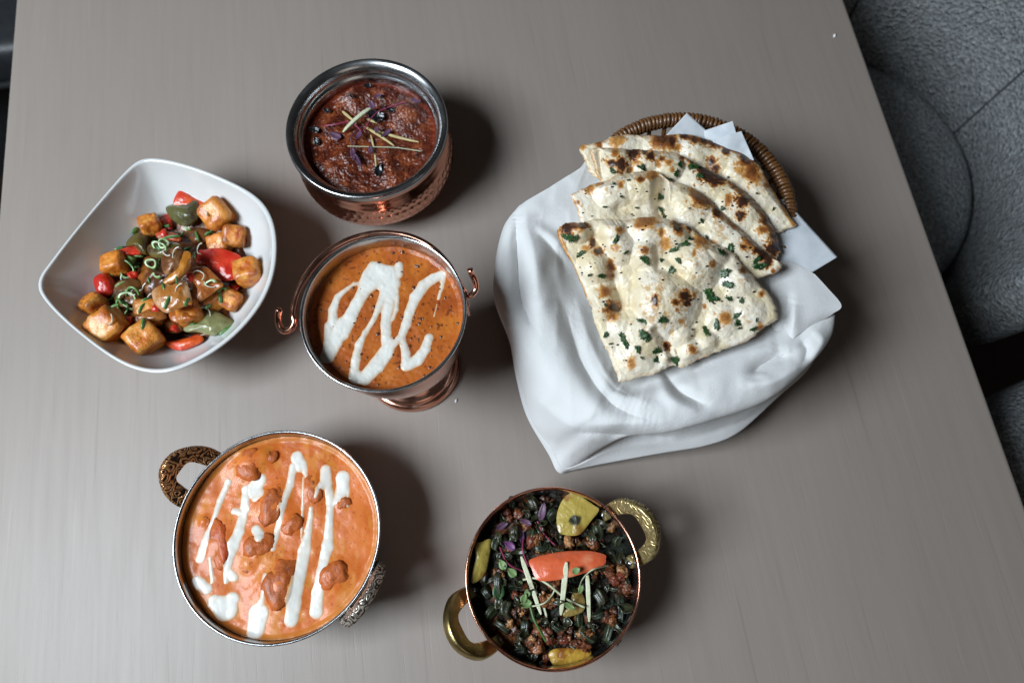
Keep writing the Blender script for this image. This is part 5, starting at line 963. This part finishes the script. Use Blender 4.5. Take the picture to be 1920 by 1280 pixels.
naan([(115, 412), (150, 390), (205, 365), (270, 345), (330, 318), (390, 308), (450, 303), (500, 308), (535, 335), (560, 350), (600, 360), (660, 385), (710, 420), (750, 460), (800, 510), (860, 560), (920, 615), (975, 665), (1010, 690), (1032, 705), (1030, 740), (980, 755), (930, 772), (850, 760), (600, 740), (400, 660), (250, 580), (165, 530), (140, 470)],
     lin(310, .115, 650, .105), [(430, 350, 80, .006), (300, 370, 80, .005), (640, 440, 90, .007), (860, 640, 90, .005), (760, 560, 80, .004)], [([(515, 350), (510, 430), (520, 500)], 30, -.010), ([(330, 470), (420, 480), (500, 500)], 30, -.004), ([(545, 370), (540, 440)], 14, .004)],
     [(420, 340, 15, .75), (335, 362, 13, .55), (235, 352, 20, .5), (145, 440, 12, .6), (200, 380, 14, .5), (470, 322, 20, .5), (690, 418, 32, .6), (755, 480, 22, .95), (720, 440, 18, .7), (812, 520, 16, .7), (905, 608, 34, .6), (870, 635, 15, .85), (962, 668, 30, 1), (935, 645, 18, .85), (975, 695, 22, .95), (650, 400, 20, .45), (780, 500, 14, .6), (1000, 740, 10, .6), (830, 540, 14, .6), (740, 620, 10, .4)],
     'second naan from the front, folded with a deep crease near its middle', 9, .20, (560, 520), [([(680, 400), (760, 475), (850, 555)], 12, .5)])
N1 = naan([(55, 560), (95, 535), (170, 525), (240, 510), (300, 515), (360, 522), (450, 505), (530, 512), (620, 540), (660, 570), (720, 610), (780, 640), (830, 665), (890, 740), (940, 800), (985, 850), (1020, 945), (960, 990), (880, 1050), (780, 1085), (690, 1120), (610, 1158), (560, 1150), (525, 1172), (460, 1195), (340, 1225), (318, 1190), (270, 1080), (230, 990), (205, 900), (180, 850), (150, 760), (110, 690), (75, 630)],
     lin(510, .121, 1220, .090), [(520, 865, 135, .013), (665, 715, 95, .010), (740, 660, 60, .006), (440, 665, 62, .007), (330, 640, 62, .007), (225, 720, 66, .007), (150, 560, 50, .006), (255, 880, 66, .007), (440, 1010, 90, .007), (400, 1110, 70, .004), (600, 1020, 50, .005), (640, 1090, 46, .005), (710, 1050, 44, .004), (460, 560, 74, .006), (570, 575, 60, .006), (850, 780, 70, .004), (900, 920, 60, .003), (300, 560, 50, .006), (780, 960, 60, .003), (540, 1110, 36, .005), (340, 980, 50, .004)],
     [([(215, 590), (285, 680), (310, 790), (335, 900)], 20, -.004), ([(390, 790), (380, 900), (440, 960)], 18, -.003), ([(490, 1000), (545, 1080), (570, 1150)], 14, -.005), ([(490, 640), (500, 730), (600, 760)], 16, -.003)],
     [(172, 540, 22, 1), (100, 555, 24, .85), (130, 545, 16, .7), (210, 618, 15, .9), (237, 655, 15, .85), (440, 648, 17, .65), (445, 522, 36, .55), (415, 540, 22, .55), (585, 550, 22, .9), (635, 548, 18, 1), (572, 538, 14, .9), (690, 600, 26, .55), (485, 870, 17, 1), (615, 850, 20, .9), (622, 880, 14, 1), (575, 875, 14, .75), (580, 910, 9, .5), (655, 845, 10, .5), (300, 900, 22, .8), (265, 830, 28, .55), (290, 720, 20, .7), (285, 760, 20, .55), (310, 640, 18, .5), (870, 735, 14, .75), (950, 840, 14, .65), (790, 945, 20, .5), (600, 960, 12, .45), (535, 1070, 15, .95), (650, 1082, 17, .65), (380, 1140, 20, .45), (945, 985, 16, .5), (530, 620, 26, .42), (655, 662, 12, .5), (735, 712, 13, .5), (700, 895, 9, .5), (515, 575, 16, .45), (300, 940, 16, .5), (180, 640, 14, .4), (330, 560, 14, .5)],
     'front naan, largest and on top, puffed with pale bubbles and herbs', 13, .16, (540, 850), [([(58, 565), (110, 690), (180, 850)], 12, .45)])
# coriander and seeds scattered on the breads
M['coriander'] = noisy('coriander_leaf', [(0.3, (0.010, 0.035, 0.010)), (0.7, (0.035, 0.095, 0.022))], 400, .38, 500, .0004, coat=.2)
def frond(loc, nor, sz, seed, label, group):
    rr = random.Random(seed); nl = rr.choice((2, 3, 3)); V = [(0, 0, .0004)]; F = []; n = 26; asp = rr.uniform(.42, .8)
    for i in range(n):
        a = 2 * pi * i / n; q = (.55 + .45 * abs(cos(nl * a / 2 + .4))) * (1 + .28 * (1 if i % 2 else -1) * rr.uniform(.4, 1)) ; V.append((sz * q * cos(a), sz * q * sin(a) * asp, .0006 + rr.uniform(-.0005, .0012)))
    for i in range(n):
        x, y, z = V[i + 1]; V.append((x * .5, y * .5, .0009 + rr.uniform(-.0003, .0006)))
    for i in range(n):
        j = (i + 1) % n; F.append([0, 1 + n + i, 1 + n + j]); F.append([1 + n + i, 1 + i, 1 + j, 1 + n + j])
    o = mk('coriander_leaf', np.array(V), F, M['coriander'], None, loc=loc + nor * .0006); q_ = nor.to_track_quat('Z', 'Y') @ Euler((0, 0, rr.uniform(0, 6))).to_quaternion(); o.rotation_euler = q_.to_euler()
    md = o.modifiers.new('body', 'SOLIDIFY'); md.thickness = .0003; return tag(o, label, 'herb', group)
fr = [(110, 590, 34), (140, 595, 22), (315, 605, 22), (355, 657, 14), (440, 690, 30), (165, 668, 24), (250, 757, 20), (200, 755, 10), (610, 625, 28), (570, 650, 22), (630, 600, 16), (590, 698, 20), (510, 692, 11), (555, 738, 24), (765, 660, 22), (810, 650, 28), (785, 750, 32), (805, 800, 26), (805, 862, 18), (720, 845, 34), (745, 860, 20), (862, 872, 14), (515, 950, 24), (430, 955, 24), (345, 1030, 26), (360, 1062, 18), (435, 1015, 26), (410, 1078, 22), (490, 1085, 26), (487, 1125, 22), (290, 1057, 9), (268, 1018, 14), (705, 1005, 30), (755, 975, 26), (840, 935, 22), (840, 968, 18), (910, 990, 18), (923, 952, 10), (265, 888, 10), (450, 1035, 16), (572, 1128, 26), (848, 990, 9), (780, 665, 14), (425, 1118, 9), (710, 598, 14)]
fr2 = [(940, 720, 40), (925, 690, 24), (955, 715, 22), (510, 480, 24), (525, 510, 22), (508, 418, 18), (265, 460, 10), (303, 365, 10), (335, 415, 9), (370, 348, 8), (430, 290, 16), (405, 460, 8), (545, 340, 18), (780, 468, 12), (685, 520, 12)]
fr3 = [(655, 290, 26), (680, 328, 22), (590, 278, 18), (575, 315, 20), (640, 290, 18), (300, 300, 18), (425, 282, 16), (1000, 470, 9), (925, 405, 8)]
for lst, lab, grp in ((fr, 'chopped coriander leaf on the front naan', 'coriander on the front naan'), (fr2, 'chopped coriander leaf on the second naan from the front', 'coriander on the second naan'), (fr3, 'chopped coriander leaf on the rear two naans', 'coriander on the rear naans')):
    for k, ((x, y, s_), (l, nn)) in enumerate(zip(lst, hits([c6(x, y) for x, y, _ in lst]))): frond(l, nn, s_ * K * .86 / 2.3276 * 1.2, k * 7 + len(lst), lab, grp)
V = []; F = []; n0 = 0; pts = []
for k in range(120): pts.append((R.uniform(120, 960), R.uniform(330, 1150)))
_dg = bpy.context.evaluated_depsgraph_get()
for (x, y) in pts:
    ok, l, nn, _i, ob, _m = scene.ray_cast(_dg, Vector((0, 0, CAMH)), (P(*c6(x, y), 0.0) - Vector((0, 0, CAMH))).normalized())
    if not ob.name.startswith('naan'): continue
    s = R.uniform(.0004, .0009); V.append(ICO2 * np.array([s * 1.5, s * .8, s * .6]) + np.array(l)); F += [[i + n0 for i in f] for f in ICO2F]; n0 += len(ICO2)
V = np.concatenate(V); m0 = V.mean(0); o = mk('nigella_seeds', V - m0, F, M['char'], None, loc=tuple(m0)); tag(o, 'tiny black seeds sprinkled over the naan breads', 'seeds', None, 'stuff')
# crumbs on the table
for (x, y, s, lab) in ((1565, 67, .0016, 'white crumb on the table near its upper right edge'), (855, 751, .0012, 'white crumb on the table beside the foot of the bucket')):
    p = P(x, y, s * .5); tag(lump('crumb', p, (s * .8, s * 1.3, s * .6), M['crumb'], (0, 0, -.4), 2.5, .3, 2, 3, None, 2), lab, 'crumb')

# ---------------------------------------------------------------- one label for each of the many look-alikes, by its place
_hr = dict(zip(range(1, 13), 'one two three four five six seven eight nine ten eleven twelve'.split()))
def by_place(group, base, where, c, rad):
    obs = [o for o in bpy.data.objects if o.get('group') == group]; spots = {}
    for o in obs:
        dx, dy = o.location.x - c[0], o.location.y - c[1]; r = math.hypot(dx, dy) / rad; h = round(math.degrees(math.atan2(dx, dy)) / 30) % 12 or 12
        ring = 'near the middle' if r < .36 else 'halfway out' if r < .72 else 'near the edge'; spots.setdefault((h, ring), []).append((r, o))
    for (h, ring), lst in spots.items():
        lst.sort(key=lambda q: q[0])
        for k, (r, o) in enumerate(lst):
            w = '' if len(lst) == 1 else ('inner ' if k == 0 else 'outer ') if len(lst) == 2 else ('innermost ', 'second ', 'third ', 'fourth ', 'fifth ', 'sixth ', 'seventh ', 'eighth ', 'ninth ', 'tenth ')[min(k, 9)]
            o['label'] = f"{w}{base} {where}, {_hr[h]} o'clock {ring}"
by_place('okra pieces in the copper dish', 'dark okra piece', 'in copper dish', KAR, KAR[2])
_n = N1.location
by_place('coriander on the front naan', 'coriander leaf', 'on front naan', (_n.x, _n.y), .10)
_n = P(*c6(560, 480), .105)
by_place('coriander on the second naan', 'coriander leaf', 'on second naan', (_n.x, _n.y), .10)
_n = P(*c6(620, 300), .105)
by_place('coriander on the rear naans', 'coriander leaf', 'on rear naans', (_n.x, _n.y), .10)
by_place('charred leaves on the red curry', 'charred black leaf', 'on dark red curry', POT, POT[2] * .83)
by_place('white shavings on the paneer', 'thin white shaving', 'on paneer pile', (MC.x, MC.y), .065)
by_place('green shreds on the paneer', 'green shred', 'on paneer pile', (MC.x, MC.y), .065)
by_place('red pepper bits on the paneer', 'red pepper bit', 'on paneer pile', (MC.x, MC.y), .065)
